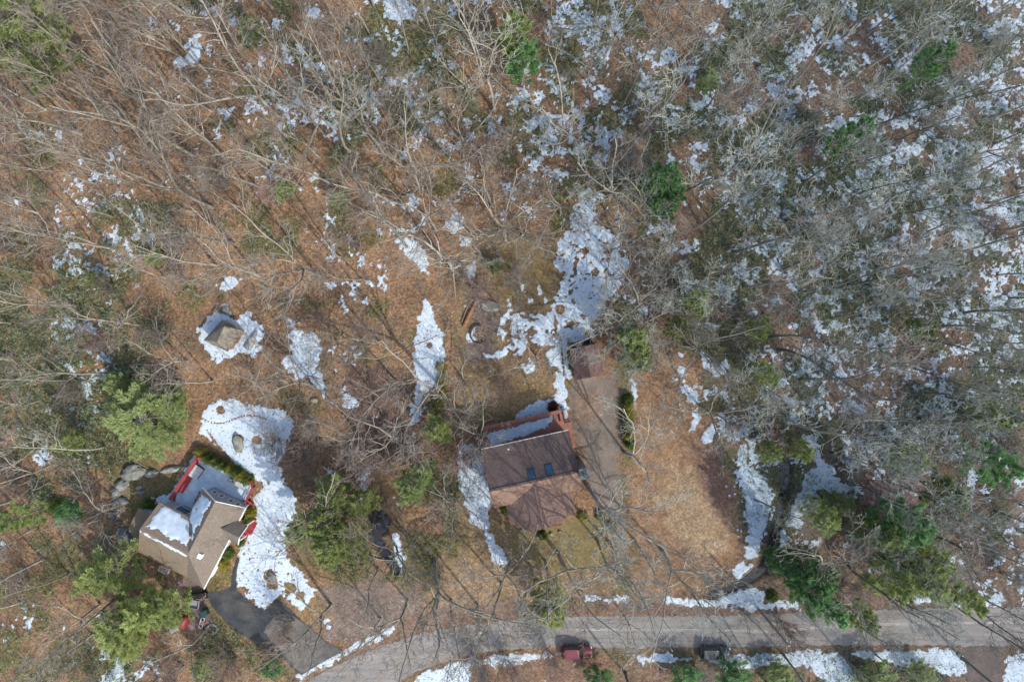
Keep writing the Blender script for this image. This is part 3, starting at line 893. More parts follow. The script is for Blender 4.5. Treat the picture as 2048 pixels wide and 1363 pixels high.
# trees picked out of the photo: foot, top of the crown, kind, what to call it
TR = [
 (173,60,95,-10,'forest'),(387,312,60,120,'fork'),(450,320,290,150,'forest'),(445,312,330,215,'forest'),(265,358,30,240,'forest'),(425,415,130,290,'fork'),
 (525,172,380,20,'forest'),(560,235,370,100,'fork'),(700,240,600,110,'fork'),(767,305,610,70,'fork'),(620,110,600,-40,'forest'),(990,222,975,15,'fork'),
 (928,317,905,190,'oak'),(872,460,815,300,'oak'),(762,165,715,50,'forest'),(750,172,690,40,'forest'),(876,128,870,0,'forest'),(835,50,830,-40,'forest'),
 (780,255,770,110,'forest'),(975,335,985,255,'bush'),(1219,398,1265,330,'oak'),(1260,312,1365,120,'forest'),(1280,262,1290,215,'bush'),(1240,225,1275,80,'forest'),
 (1365,270,1530,130,'forest'),(1520,55,1590,-40,'forest'),(1400,450,1640,290,'forest'),(1610,365,1760,250,'forest'),(1430,360,1640,240,'forest'),(1770,290,1990,190,'forest'),
 (1710,440,1960,340,'forest'),(1537,675,1760,655,'forest'),(1556,700,1790,720,'forest'),(1601,757,1900,780,'forest'),(1752,795,1990,815,'forest'),(1395,808,1560,840,'oak'),
 (1372,690,1480,760,'oak'),(1600,583,1850,545,'forest'),(1490,575,1700,530,'forest'),(1740,610,1960,570,'forest'),(1888,652,2150,655,'forest'),(1908,503,2180,440,'forest'),
 (1465,505,1700,470,'forest'),(1645,905,1850,960,'forest'),(1935,735,2180,750,'forest'),(1595,1105,1790,1235,'fork'),(1660,1210,1800,1330,'forest'),
 (1885,1195,2100,1310,'forest'),(1940,1180,2160,1290,'forest'),(1905,1185,2130,1330,'forest'),(1325,1100,1400,1240,'fork'),(1870,1072,2060,1150,'fork'),(1003,1165,990,1345,'forest'),
 (1117,1105,1145,1235,'fork'),(1195,1080,1225,1230,'forest'),(1220,1085,1290,1240,'fork'),(1175,970,1290,1090,'fork'),(815,1200,770,1330,'fork'),(870,1120,850,1350,'fork'),
 (903,1200,880,1350,'forest'),(1090,1120,1110,1270,'forest'),(1020,1120,1010,1225,'oak'),(909,1006,960,1030,'oak'),(905,985,850,960,'oak'),(140,1145,-60,1240,'forest'),
 (185,1268,20,1400,'forest'),(412,1258,290,1370,'fork'),(375,722,290,735,'oak'),(210,893,-40,930,'forest'),(640,552,520,515,'fork'),(330,555,210,500,'forest'),
 (630,775,520,720,'oak'),(130,760,-80,780,'forest'),(150,610,-40,600,'fork'),(80,800,-60,830,'fork'),(280,650,120,640,'fork'),(680,690,655,665,'oak'),
 (880,770,780,790,'fork'),(795,880,720,870,'oak'),(760,935,700,930,'bush'),(1250,905,1340,935,'fork'),(1510,1000,1640,1030,'forest'),(1255,610,1310,600,'oak'),
 (1200,662,1245,655,'oak'),(1075,715,1085,705,'oak'),(1270,1080,1330,1180,'forest'),(910,545,860,470,'fork'),(1010,480,1010,395,'oak'),
 (945,1310,960,1345,'bush'),(1010,1320,1040,1370,'bush'),(1395,610,1360,560,'oak'),(1330,500,1400,430,'forest'),(1020,300,1030,170,'bush'),
 (640,640,690,620,'bush'),(520,775,480,775,'oak'),(590,1240,540,1300,'bush'),(470,1310,430,1370,'bush'),(370,1330,300,1390,'bush'),(100,930,-40,990,'fork'),
 (60,1060,-90,1130,'forest'),(240,1010,120,1060,'oak'),(560,880,520,900,'bush'),(610,900,560,930,'bush'),(640,850,590,880,'bush'),(1560,1240,1600,1290,'bush'),
 (955,478,930,455,'oak'),(1045,470,1050,440,'oak'),(1040,560,1045,540,'bush'),(975,585,965,580,'bush'),(925,755,915,765,'oak'),(1010,770,1010,775,'bush'),
 (1232,560,1260,540,'fork'),(1222,505,1260,470,'fork'),(1215,690,1240,690,'oak'),(1290,545,1340,525,'fork'),
 (1300,645,1340,640,'oak'),(1120,430,1130,390,'oak'),(940,905,925,930,'bush'),(1060,1130,1075,1200,'oak'),
 (900,840,880,830,'bush'),(960,868,948,800,'oak'),
]
NAMED = {
 (990,222): 'pale forked tree above the property, upright in the top centre of the photo',
 (1003,1165): 'tall dark trunked tree whose stem leans over the road edge below the lawn',
 (1175,970): 'thick dark trunked tree beside the gravel drive, just right of the brown roofed house',
 (960,868): 'pale crooked tree at the upper left corner of the brown roofed house',
 (1325,1100): 'dark trunked tree standing alone on the open tan lawn right of the house',
 (1595,1105): 'pale leaning tree lying over the green pines by the right part of the road',
 (1888,652): 'long straight trunk leaning out of the right edge over snow, beside a purple grey gap',
 (1075,715): 'small crooked tree on the snowy lawn left of the brown shed',
 (1395,808): 'dark trunked tree at the right end of the small white snow patch on the lawn',
 (1372,690): 'curved dark tree bending over the top of the right lawn',
 (412,1258): 'grey tree leaning down left from beside the dark asphalt driveway',
 (909,1006): 'bare tree whose twigs spread over the snow strip and the left roof corner',
 (1117,1105): 'white limbed tree on the front lawn below the brown roofed house',
 (872,460): 'pale forked tree at the upper left corner of the property, outside it',
}
AX = Vector((0, 0, 1))


def add_traced():
    rr = random.Random(21)
    for bx, by, tx, ty, kind in TR:
        B = np.array([bx - 1024.0, 681.5 - by]); T = np.array([tx - 1024.0, 681.5 - ty])
        hf = 1 - B.dot(T) / max(T.dot(T), 1)
        lim = {'forest': (13, 27), 'fork': (11, 25), 'oak': (11, 16), 'bush': (3.5, 6.5)}[kind]
        h = min(max(hf * 100, lim[0]), lim[1])
        top = T * K * (1 - h / 100); foot = B * K
        ln = top - foot
        mx = 0.22 * h
        if np.linalg.norm(ln) > mx: ln = ln / np.linalg.norm(ln) * mx
        lab = NAMED.get((bx, by))
        side = bx > 1150
        if kind == 'bush':
            name, cat, grp = 'bare_shrub', 'shrub', 'leafless shrubs between the trees'
            lab = uniq(f'leafless twiggy shrub, foot {where(bx, by)}', bx, by)
            tw = 2 if rr.random() < .6 else 0
        else:
            name, cat, grp = 'bare_tree', 'tree', 'bare trees of the winter wood'
            look = {'forest': 'tall straight bare tree', 'fork': 'bare tree with forked limbs', 'oak': 'bare tree with a wide crooked crown'}[kind]
            lab = lab or uniq(f'{look}, foot {where(bx, by)}', bx, by)
            tw = 1 if (side and rr.random() < .75) or (not side and rr.random() < .12) else 0
        plant_tree(kind, bx, by, h, (float(ln[0]), float(ln[1])), tw, None, lab, grp, name, cat, rr)


CLEAR = [
 [(380,585),(620,585),(620,740),(380,740)], [(1530,900),(1610,900),(1610,1020),(1580,1100),(1560,1180),(1480,1210),(1400,1210),(1440,1130),(1480,900)], 
 [(905,465),(1250,465),(1250,1225),(905,1225)], [(1240,690),(1400,700),(1480,900),(1490,1180),(1240,1200)], [(385,790),(600,790),(650,1240),(420,1240),(300,1180),(225,1060),(230,930),(380,900)],
 [(x, y) for x, y in ROAD], [(x, y) for x, y in DRIVE], [(385,600),(545,600),(545,735),(385,735)], [(820,590),(900,590),(900,860),(820,860)], [(190,770),(360,770),(360,930),(190,930)],
 [(1130,1290),(1500,1290),(1500,1330),(1130,1330)], [(330,1150),(440,1150),(440,1270),(330,1270)]]


def blocked(x, y, pad=0):
    for p in CLEAR:
        if inpoly(np.array([float(x)]), np.array([float(y)]), p)[0]: return True
    return False


def add_fill(n_trees, n_bush):
    rr = random.Random(77)
    cnt = 0; tries = 0
    while cnt < n_trees and tries < 20000:
        tries += 1
        x = rr.uniform(5, 2043); y = rr.uniform(5, 1358)
        if blocked(x, y): continue
        dens = 1.0
        if 60 < x < 900 and 560 < y < 1363: dens = 0.42
        if x > 1350 and y < 1150: dens = 1.0
        if y > 1180: dens = 0.35
        if 860 < x < 1240 and y < 465: dens = 0.55
        if rr.random() > dens: continue
        w = P(x, y)
        md = 3.4 if (x > 1350 or (x < 860 and y < 560)) else 4.2
        if any((w.x - a_) ** 2 + (w.y - b_) ** 2 < md * md for a_, b_ in USED): continue
        kind = rr.choices(['forest', 'fork', 'oak'], [0.88, 0.1, 0.02] if x > 1280 else ([0.86, 0.12, 0.02] if x < 860 and y < 720 else [0.58, 0.34, 0.08]))[0]
        h = {'forest': rr.uniform(15, 27), 'fork': rr.uniform(13, 22), 'oak': rr.uniform(8, 13)}[kind]
        look = {'forest': 'tall straight bare tree' if h > 19 else 'slim straight bare tree', 'fork': 'bare tree with forked limbs', 'oak': 'bare tree with a wide crooked crown'}[kind]
        tw = 1 if x > 1150 + rr.uniform(-150, 150) else (2 if rr.random() < .12 else 0)
        la = rr.uniform(0, 6.28); lm = abs(rr.gauss(0, 0.05)) * h
        plant_tree(kind, x, y, h, (math.cos(la) * lm, math.sin(la) * lm), tw, None, uniq(f'{look}, foot {where(x, y)}', x, y), 'bare trees of the winter wood', rs_=rr)
        cnt += 1
    cnt = 0; tries = 0
    while cnt < n_bush and tries < 20000:
        tries += 1
        x = rr.uniform(5, 2043); y = rr.uniform(5, 1358)
        if blocked(x, y): continue
        w = P(x, y)
        if any((w.x - a_) ** 2 + (w.y - b_) ** 2 < 6.0 for a_, b_ in USED): continue
        plant_tree('bush', x, y, rr.uniform(2.5, 6), (0, 0), 2 if rr.random() < .55 else (1 if x > 1200 else 0), None, uniq(f'leafless twiggy shrub, foot {where(x, y)}', x, y), 'leafless shrubs between the trees', 'bare_shrub', 'shrub', rr)
        cnt += 1


add_traced()
add_fill(205, 55)

# ------------------------------------------------------------------ evergreens
def leafmat(name, c1, c2, rand=0.2):
    m = noisy(name, c1, c2, 1.5, 0.6, detail=4, objrand=rand, spec=0.25, c3=tuple(min(1, c * 1.7) for c in c2), s3=5, amt3=0.5)
    nt = m.node_tree; b = nt.nodes['Principled BSDF']; out = nt.nodes['Material Output']
    src = b.inputs['Base Color'].links[0].from_socket
    tr = nt.nodes.new('ShaderNodeBsdfTranslucent'); nt.links.new(src, tr.inputs['Color'])
    ms = nt.nodes.new('ShaderNodeMixShader'); ms.inputs[0].default_value = .45
    nt.links.new(b.outputs[0], ms.inputs[1]); nt.links.new(tr.outputs[0], ms.inputs[2]); nt.links.new(ms.outputs[0], out.inputs['Surface'])
    return m


M_PINE_L = leafmat('light_pine_needles', (0.32, 0.40, 0.15), (0.44, 0.50, 0.21))
M_PINE_O = leafmat('olive_pine_needles', (0.36, 0.42, 0.16), (0.47, 0.52, 0.22))
M_PINE_G = leafmat('green_pine_needles', (0.17, 0.34, 0.15), (0.28, 0.44, 0.19))
M_PINE_Y = leafmat('yellow_green_needles', (0.36, 0.41, 0.13), (0.46, 0.50, 0.18))
M_PINE_D = leafmat('dark_green_needles', (0.28, 0.36, 0.15), (0.39, 0.45, 0.20))


def needle_quads(rs, centres, dirs, size, n, spread=0.8):
    """flat needle sprays: n blades round every centre"""
    c = np.repeat(centres, n, 0); d = np.repeat(dirs, n, 0)
    m = len(c)
    v = rs.normal(0, 1, (m, 3)); v /= np.linalg.norm(v, axis=1)[:, None]
    ax = d + v * spread; ax /= np.linalg.norm(ax, axis=1)[:, None]
    w = np.cross(ax, rs.normal(0, 1, (m, 3))); w /= np.linalg.norm(w, axis=1)[:, None] + 1e-9
    L = size * rs.uniform(.6, 1.3, m)[:, None]; W = L * rs.uniform(.10, .2, m)[:, None]
    off = v * size * 0.35
    a = c + off
    V = np.stack([a - w * W, a + w * W, a + ax * L + w * W * .5, a + ax * L - w * W * .5], 1).reshape(-1, 3)
    F = np.arange(m * 4).reshape(-1, 4)
    return V, F


def pine_mesh(seed, H=14.0, Rr=4.0, mat=None, dens=1.0):
    rs = np.random.RandomState(seed)
    t = Tree(seed, 0.05, 0.1, 0.02)
    tr = t.path((0, 0, -.3), (0, 0, 1), H, .2, .04, 12, .05, .03)
    pts, rad = tr
    cs = []; ds = []; br = []
    nb = int(54 * dens)
    for i in range(nb):
        u = 0.22 + 0.77 * (i / nb)
        s = u * 12; k = min(int(s), 11); f = s - k
        q = pts[k] * (1 - f) + pts[k + 1] * f
        a = i * 2.399 + rs.normal(0, .4)
        prof = math.sin(min(1, (1 - u) / 0.55 + .12) * math.pi / 2) * (0.62 + .55 * rs.rand())
        Lb = Rr * prof
        d = np.array([math.cos(a), math.sin(a), 0.12 + .55 * u + rs.normal(0, .1)])
        p2, r2 = t.path(q, d, Lb, .045, .015, 5, 0.06, .12)
        br.append((p2, r2))
        nt = int(5 + Lb * 10)
        for j in range(nt):
            uu = rs.uniform(.25, 1.0) ** .7; ss = uu * 5; kk = min(int(ss), 4); ff = ss - kk
            c = p2[kk] * (1 - ff) + p2[kk + 1] * ff
            dd = p2[kk + 1] - p2[kk]; dd /= np.linalg.norm(dd)
            side = np.cross(dd, [0, 0, 1]) * rs.choice([-1, 1]) * rs.uniform(.05, .28) * Lb * (1.25 - uu)
            cs.append(c + side + rs.normal(0, .07, 3)); ds.append(dd + side * .5 + np.array([0, 0, .35]))
    cs = np.array(cs); ds = np.array(ds)
    Vn, Fn = needle_quads(rs, cs, ds, .34, 10)
    v1, f1 = polytube([tr] + br, 5)
    return np_mesh('trunk', v1, f1, [M_BARK], smooth=True), np_mesh('crown', Vn, Fn, [mat])


def blob_shrub(seed, rx, rz, mat, n=1500, size=.16):
    """dense leafy shrub of many small leaves over a lumpy volume"""
    rs = np.random.RandomState(seed)
    v = rs.normal(0, 1, (n, 3)); v[:, 2] = np.abs(v[:, 2]); v /= np.linalg.norm(v, axis=1)[:, None]
    lump = 1 + .22 * np.sin(v[:, 0] * 5 + seed) * np.cos(v[:, 1] * 6 + seed * 2) + .12 * np.sin(v[:, 2] * 9)
    r = rs.uniform(.62, 1.0, n) * lump
    c = v * r[:, None] * np.array([rx, rx, rz])
    return needle_quads(rs, c, v, size, 5, 1.0)


def with_mat(me, m):
    k = me.copy(); k.materials[0] = m; return k


PINES = [pine_mesh(500 + i, 14, 4.0, M_PINE_G) for i in range(5)]


def pine(bx, by, h, rad, mat, label, lean=(0, 0), name='pine_tree', z_up=0, group='evergreen trees among the bare wood', seed=0, cat='evergreen tree'):
    """foot so that the crown's middle shows at bx, by"""
    hc = h * 0.72
    w = P(bx, by, hc); w.z = 0
    w.z = gz(w.x, w.y)
    e = empty(name, w, label, cat, group, rz=seed * 1.7)
    s = h / 14.0; sr = rad * K * .84 / 3.55
    e.scale = (sr, sr, s)
    t_, c_ = PINES[seed % len(PINES)]
    o1 = bpy.data.objects.new('trunk', t_); o1.parent = e; COL.objects.link(o1)
    key = (seed % len(PINES), mat.name)
    if key not in CROWN: CROWN[key] = with_mat(c_, mat)
    o2 = bpy.data.objects.new('crown', CROWN[key]); o2.parent = e; COL.objects.link(o2)
    return e


CROWN = {}
EG = [
 (18,70,18,72,'L','big light green pine cut by the left edge near the top'),
 (45,25,15,45,'L','light green pine in the top left corner'),
 (278,838,7,88,'L','broad light green pine above the boulders left of the snowy yard'),
 (330,800,6,42,'L','small light green pine at the upper right of the broad pine'),
 (205,1165,12,60,'O','big olive pine at the lower left, below the big grey roof'),
 (275,1225,11,44,'O','olive pine between the grey roof and the left driveway parking'),
 (245,1255,10,56,'O','darker olive pine just below the big lower left pine'),
 (330,1225,9,40,'O','olive pine beside the red covered heap'),
 (240,1290,8,50,'O','olive pine nearest the lower left snow patch'),
 (652,1030,13,46,'O','large dark pine on the right of the sunlit snow'),
 (668,1095,13,56,'O','broad dark pine left of the stream, lowest of the three there'),
 (655,985,10,42,'O','loose olive pine left of the stream, uppermost of the three there'),
 (600,1060,11,34,'D','narrow dark pine leaning over the white snow'),
 (835,965,9,46,'D','dark pine between the stream and the snow strip'),
 (862,862,7,36,'O','thin olive pine below the long snow strip'),
 (1030,60,15,45,'L','light green pine at the top centre, upper of two'),
 (1045,120,12,38,'G','light green pine at the top centre, lower of two'),
 (1328,362,14,44,'G','bright green pine in the middle of the upper right wood'),
 (1330,400,11,34,'G','green pine just below the bright green pine of the upper right wood'),
 (1885,118,12,36,'G','bright green pine near the upper right corner'),
 (1712,262,13,34,'G','dull green pine seen through twigs in the upper right'),
 (1275,672,12,36,'L','loose green pine right of the brown shed, upper'),
 (1280,712,10,36,'L','loose green pine right of the brown shed, lower'),
 (1400,608,10,34,'L','yellowish green pine above the right lawn'),
 (1362,650,8,28,'O','dull dark pine above the top of the right lawn'),
 (1522,658,6,30,'L','small bright green pine right of the right lawn corner, upper'),
 (1532,748,7,32,'O','small olive pine beside the long leaning trunk'),
 (1545,905,7,24,'L','olive pine above the right snow strip'),
 (1612,900,7,24,'O','dark pine between two snow tongues right of the ditch'),
 (1822,925,9,40,'L','light green pine above the frozen pond'),
 (1650,1035,8,38,'O','pale olive pine right of the ditch'),
 (1822,1062,15,50,'G','round bright green pine, highest in the lower right corner'),
 (1770,1075,12,40,'D','dark green pine touching the round bright pine on its left'),
 (1620,1150,14,46,'G','bright green pine over the road verge, top of its group'),
 (1640,1190,13,48,'G','bright green pine over the road verge, middle of its group'),
 (1660,1225,12,32,'G','bright green pine whose tip covers the road edge'),
 (1580,1125,10,34,'G','dark edged green pine beside the ditch end'),
 (1800,1165,12,48,'L','light green pine behind pale branches near the road'),
 (1870,1180,12,46,'L','yellow green pine nearest the white verge at the right'),
 (1940,1195,10,36,'L','light green pine hanging over the road at the right'),
 (1735,1245,9,34,'L','low green pine reaching over the right carriageway'),
 (1860,1120,11,44,'O','olive pine behind the yellow green pine at the lower right'),
 (2000,930,12,44,'G','green pine near the right edge beside the frozen pond'),
 (1905,985,10,42,'D','dark pine right of the frozen pond'),
 (2010,840,12,34,'D','dark green pine at the right edge in the snow'),
 (1102,1214,12,42,'Y','yellow green pine hanging over the road centre, left half'),
 (1085,1228,9,26,'Y','small yellow green pine over the road edge below the lawn'),
 (1200,1364,4.5,28,'G','green pine at the bottom edge below the red car'),
 (1372,1364,4.5,36,'G','green pine at the bottom edge below the dark car'),
 (1480,1362,4.5,44,'G','broad green pine at the bottom edge right of the dark car'),
 (1562,1362,4,36,'D','dark pine at the bottom edge, right of the broad one'),
 (1760,1355,4.5,44,'D','dark green pine at the bottom edge left of the side road'),
 (1850,1358,4,34,'O','olive pine at the bottom edge beside the side road'),
 (545,1342,4,22,'G','small bright conifer at the foot of the left driveway'),
 (395,1335,5,24,'L','small light conifer among twigs at the bottom left'),
 (20,1040,10,36,'L','light olive pine at the left edge'),
 (125,890,8,26,'O','dull olive pine left of the broad light pine'),
 (222,765,6,24,'D','very dark pine above the broad light pine'),
 (1135,640,1,1,'',''),
 (988,535,2.5,20,'D','small dark green shrub pine in the upper left of the property'),
 (302,512,3,26,'O','low mossy green pine in the left wood'),
 (190,560,4,20,'O','dull green pine in the left laurel thicket'),
 (720,1010,7,36,'O','olive pine leaning over the stream head'),
 (560,380,4,24,'D','low dark evergreen in the upper left wood'),
 (680,395,4,24,'D','low dark evergreen left of the pale forked tree'),
 (495,60,5,26,'D','low dark evergreen near the top left'),
 (1420,155,6,26,'D','low dark evergreen in the upper right wood'),
 (1850,655,8,28,'D','small dark evergreen right of the long straight trunk foot'),
 (1690,1010,6,30,'O','low olive evergreen between snow tongues and pond'),
 (455,1030,1,1,'',''),
]
MM = {'L': M_PINE_L, 'O': M_PINE_O, 'G': M_PINE_G, 'D': M_PINE_D, 'Y': M_PINE_Y}
for i, (x, y, h, r_, c, lab) in enumerate(EG):
    if c: pine(x, y, h, r_, MM[c], lab, seed=i)


def shrub(x, y, r, hz, mat, label, name='evergreen_shrub', cat='shrub', group=None, seed=1, n=900, size=.15):
    w = P(x, y, 0); w.z = gz(w.x, w.y)
    V_, F_ = blob_shrub(seed, r, hz, mat, n, size)
    me = np_mesh(name, V_, F_, [mat])
    e = empty(name, w, label, cat, group)
    o = bpy.data.objects.new('foliage', me); o.parent = e; COL.objects.link(o)
    t = Tree(seed, .05, .1, .02); br = [t.path((0, 0, -.1), (t.r.normal(0, .35), t.r.normal(0, .35), 1), hz * .85, .035, .01, 4) for _ in range(5)]
    v, f = polytube(br, 4)
    o = bpy.data.objects.new('stem', np_mesh('stem', v, f, [M_BARK])); o.parent = e; COL.objects.link(o)
    return e


M_BUSH = leafmat('clipped_bush_leaves', (0.12, 0.18, 0.05), (0.22, 0.27, 0.07))
M_BUSH_Y = leafmat('yellow_bush_leaves', (0.32, 0.30, 0.06), (0.42, 0.38, 0.08))
M_BUSH_R = leafmat('russet_bush_leaves', (0.16, 0.06, 0.03), (0.24, 0.10, 0.05))
HEDGE = [(422,915),(436,921),(450,928),(464,935),(477,942),(489,950),(500,958)]
for i, (x, y) in enumerate(HEDGE):
    nth = ['first', 'second', 'third', 'middle', 'third from last', 'second from last', 'last'][i]
    shrub(x, y, .72, 2.2, [M_BUSH, M_BUSH, M_BUSH, M_BUSH_Y, M_BUSH, M_BUSH_Y, M_BUSH][i], f'columnar hedge shrub behind the snowy deck, {nth} from the upper left', group='hedge shrubs along the snowy deck', seed=40 + i, name='hedge_shrub')
shrub(405,905, .8, 1.6, M_BUSH_Y, 'yellow green bush at the top corner of the red railing', seed=61)
shrub(296,1008, .85, 1.4, M_BUSH, 'round green bush at the far left wall of the grey roofed house', seed=62)
shrub(504,1022, .8, 1.6, M_BUSH_Y, 'round yellow green bush at the right corner of the grey roofed house', seed=63)
shrub(497,1040, .7, 1.2, M_BUSH, 'dark green bush below the round yellow one, at the porch', seed=64)
shrub(482,1084, .5, .9, M_BUSH, 'small dark bush right of the porch gable', seed=65)
shrub(458,1105, .95, 1.3, M_BUSH, 'wide green bush at the front wall, upper of two', seed=66)
shrub(449,1125, .85, 1.0, M_BUSH_Y, 'yellow green bush at the front wall, lower of two', seed=67)
shrub(140,1025, 1.9, 1.8, M_PINE_G, 'small bright green shrub in the leaves at the far left', seed=68, n=1600, size=.2)
shrub(118,1010, 1.2, 1.3, M_BUSH, 'small dark shrub touching the bright shrub at the far left', seed=69)
shrub(1106,812, .75, .9, M_BUSH_R, 'round russet bush at the upper right corner of the red deck', seed=70)
for i, (x, y) in enumerate([(1256,798),(1255,812),(1257,827),(1255,842),(1258,857),(1256,872),(1260,886)]):
    nth = ['topmost', 'second', 'third', 'middle', 'third from last', 'second from last', 'lowest'][i]
    shrub(x, y, .75, 1.5, [M_BUSH, M_BUSH_Y, M_BUSH_Y][i % 3], f'olive yellow hedge shrub right of the gravel drive, {nth} in the row', group='hedge shrubs right of the drive', seed=80 + i, name='hedge_shrub')
for i, (x, y) in enumerate([(884,735),(886,760),(884,785),(880,810),(884,835),(888,860)]):
    nth = ['topmost', 'second', 'third', 'fourth', 'fifth', 'lowest'][i]
    shrub(x, y, .9, 1.1, M_BUSH_Y, f'loose yellow shrub right of the long snow strip, {nth} in the row', group='yellow shrubs by the snow strip', seed=90 + i, name='yellow_shrub', n=420)
shrub(1543,1190, .8, .8, M_BUSH, 'small green shrub beside the snow at the road pole', seed=99)
shrub(433,1110, 1.1, .9, M_BUSH_R, 'low russet shrub at the bottom corner of the grey roof', seed=98, n=500)
for i, (x, y) in enumerate([(1085,1068),(1165,1030),(1200,1028),(1222,1052),(1012,1018)]):
    shrub(x, y, .7, .7, [M_BUSH, M_BUSH_Y][i % 2], ['low green bush below the front balcony', 'low yellow bush right of the front wing', 'low green bush on the front lawn by the drive', 'low yellow bush at the lower end of the drive', 'low green bush in the corner left of the front wing'][i], seed=110 + i, n=400)

# ------------------------------------------------------------------ ground cover nobody could count
M_LAUREL = noisy('laurel_leaves', (0.085, 0.125, 0.055), (0.20, 0.25, 0.13), 0.5, 0.55, c3=(0.38, 0.43, 0.38), s3=3, amt3=0.7)
M_BRUSH = noisy('dry_brush', (0.37, 0.37, 0.31), (0.24, 0.22, 0.19), 0.4, 0.9)


def scatter(n, seed, fn):
    rs = np.random.RandomState(seed)
    X = rs.uniform(-10, 2058, n * 6); Y = rs.uniform(-10, 1373, n * 6)
    keep = rs.rand(n * 6) < fn(X, Y)
    X, Y = X[keep][:n], Y[keep][:n]
    i = np.clip(np.searchsorted(gx, (X - 1024) * K) - 1, 0, NXG - 2); j = np.clip(np.searchsorted(gy, (681.5 - Y) * K) - 1, 0, NYG - 2)
    return (X - 1024) * K, (681.5 - Y) * K, ZG[j, i], X, Y, i, j, rs


def blockmask(X, Y):
    m = np.zeros(X.shape, bool)
    for p in (ROAD, DRIVE, CLEAR[3], CLEAR[4], CLEAR[7], [(920,580),(1240,680),(1245,1060),(960,1070),(915,900)]): m |= inpoly(X, Y, p)
    return m


# laurel: small leaf sprays in clumps
lx, ly, lz, LX, LY, li, lj, rs = scatter(60000, 5, lambda X, Y: np.clip(mapval(LAUREL_MAP, X, Y) * 1.3, 0, 1))
keep = ~blockmask(LX, LY) & (mossw[lj, li] > 0.35)
lx, ly, lz = lx[keep], ly[keep], lz[keep]
cc = np.stack([lx, ly, lz + rs.uniform(.1, .9, len(lx)) * (0.4 + 0.8 * rs.rand(len(lx)))], -1)
Vn, Fn = needle_quads(rs, cc, np.tile([[0, 0, .6]], (len(cc), 1)), .30, 5, 1.0)
o = bpy.data.objects.new('undergrowth', np_mesh('undergrowth', Vn, Fn, [M_LAUREL])); COL.objects.link(o)
tag(o, 'dark green laurel leaves growing in patches over the snowy wood floor', 'undergrowth', kind='stuff')
# dry brush: thin upright twigs everywhere in the wood
bx_, by_, bz_, BX, BY, bi, bj, rs = scatter(26000, 9, lambda X, Y: np.where(X > 1250, .95, .45))
keep = ~blockmask(BX, BY)
bx_, by_, bz_ = bx_[keep], by_[keep], bz_[keep]
m = len(bx_)
p0 = np.stack([bx_, by_, bz_ - .03], -1)
d = rs.normal(0, .75, (m, 3)); d[:, 2] = rs.uniform(.3, 1.2, m)
L_ = rs.uniform(.5, 1.8, m)[:, None]
p1 = p0 + d * L_ * .5; p2 = p1 + (d + rs.normal(0, .4, (m, 3))) * L_ * .5
w = np.cross(d, rs.normal(0, 1, (m, 3))); w /= np.linalg.norm(w, axis=1)[:, None]; w *= .014
u = np.cross(w, d); u /= np.linalg.norm(u, axis=1)[:, None]; u *= .014
tri = lambda p, k: np.stack([p + w * k, p - w * .5 * k + u * .87 * k, p - w * .5 * k - u * .87 * k], 1)
VV = np.concatenate([tri(p0, 1.3), tri(p1, 1.0), tri(p2, .5)], 1).reshape(-1, 3)
b0 = np.arange(m)[:, None] * 9
FF = np.concatenate([np.stack([b0 + s0 + k, b0 + s0 + (k + 1) % 3, b0 + s0 + 3 + (k + 1) % 3, b0 + s0 + 3 + k], -1) for s0 in (0, 3) for k in range(3)], 1).reshape(-1, 4)
o = bpy.data.objects.new('dry_brush', np_mesh('dry_brush', VV, FF, [M_BRUSH])); COL.objects.link(o)
tag(o, 'dry grey brush and seedling twigs covering the wood floor', 'brush', kind='stuff')
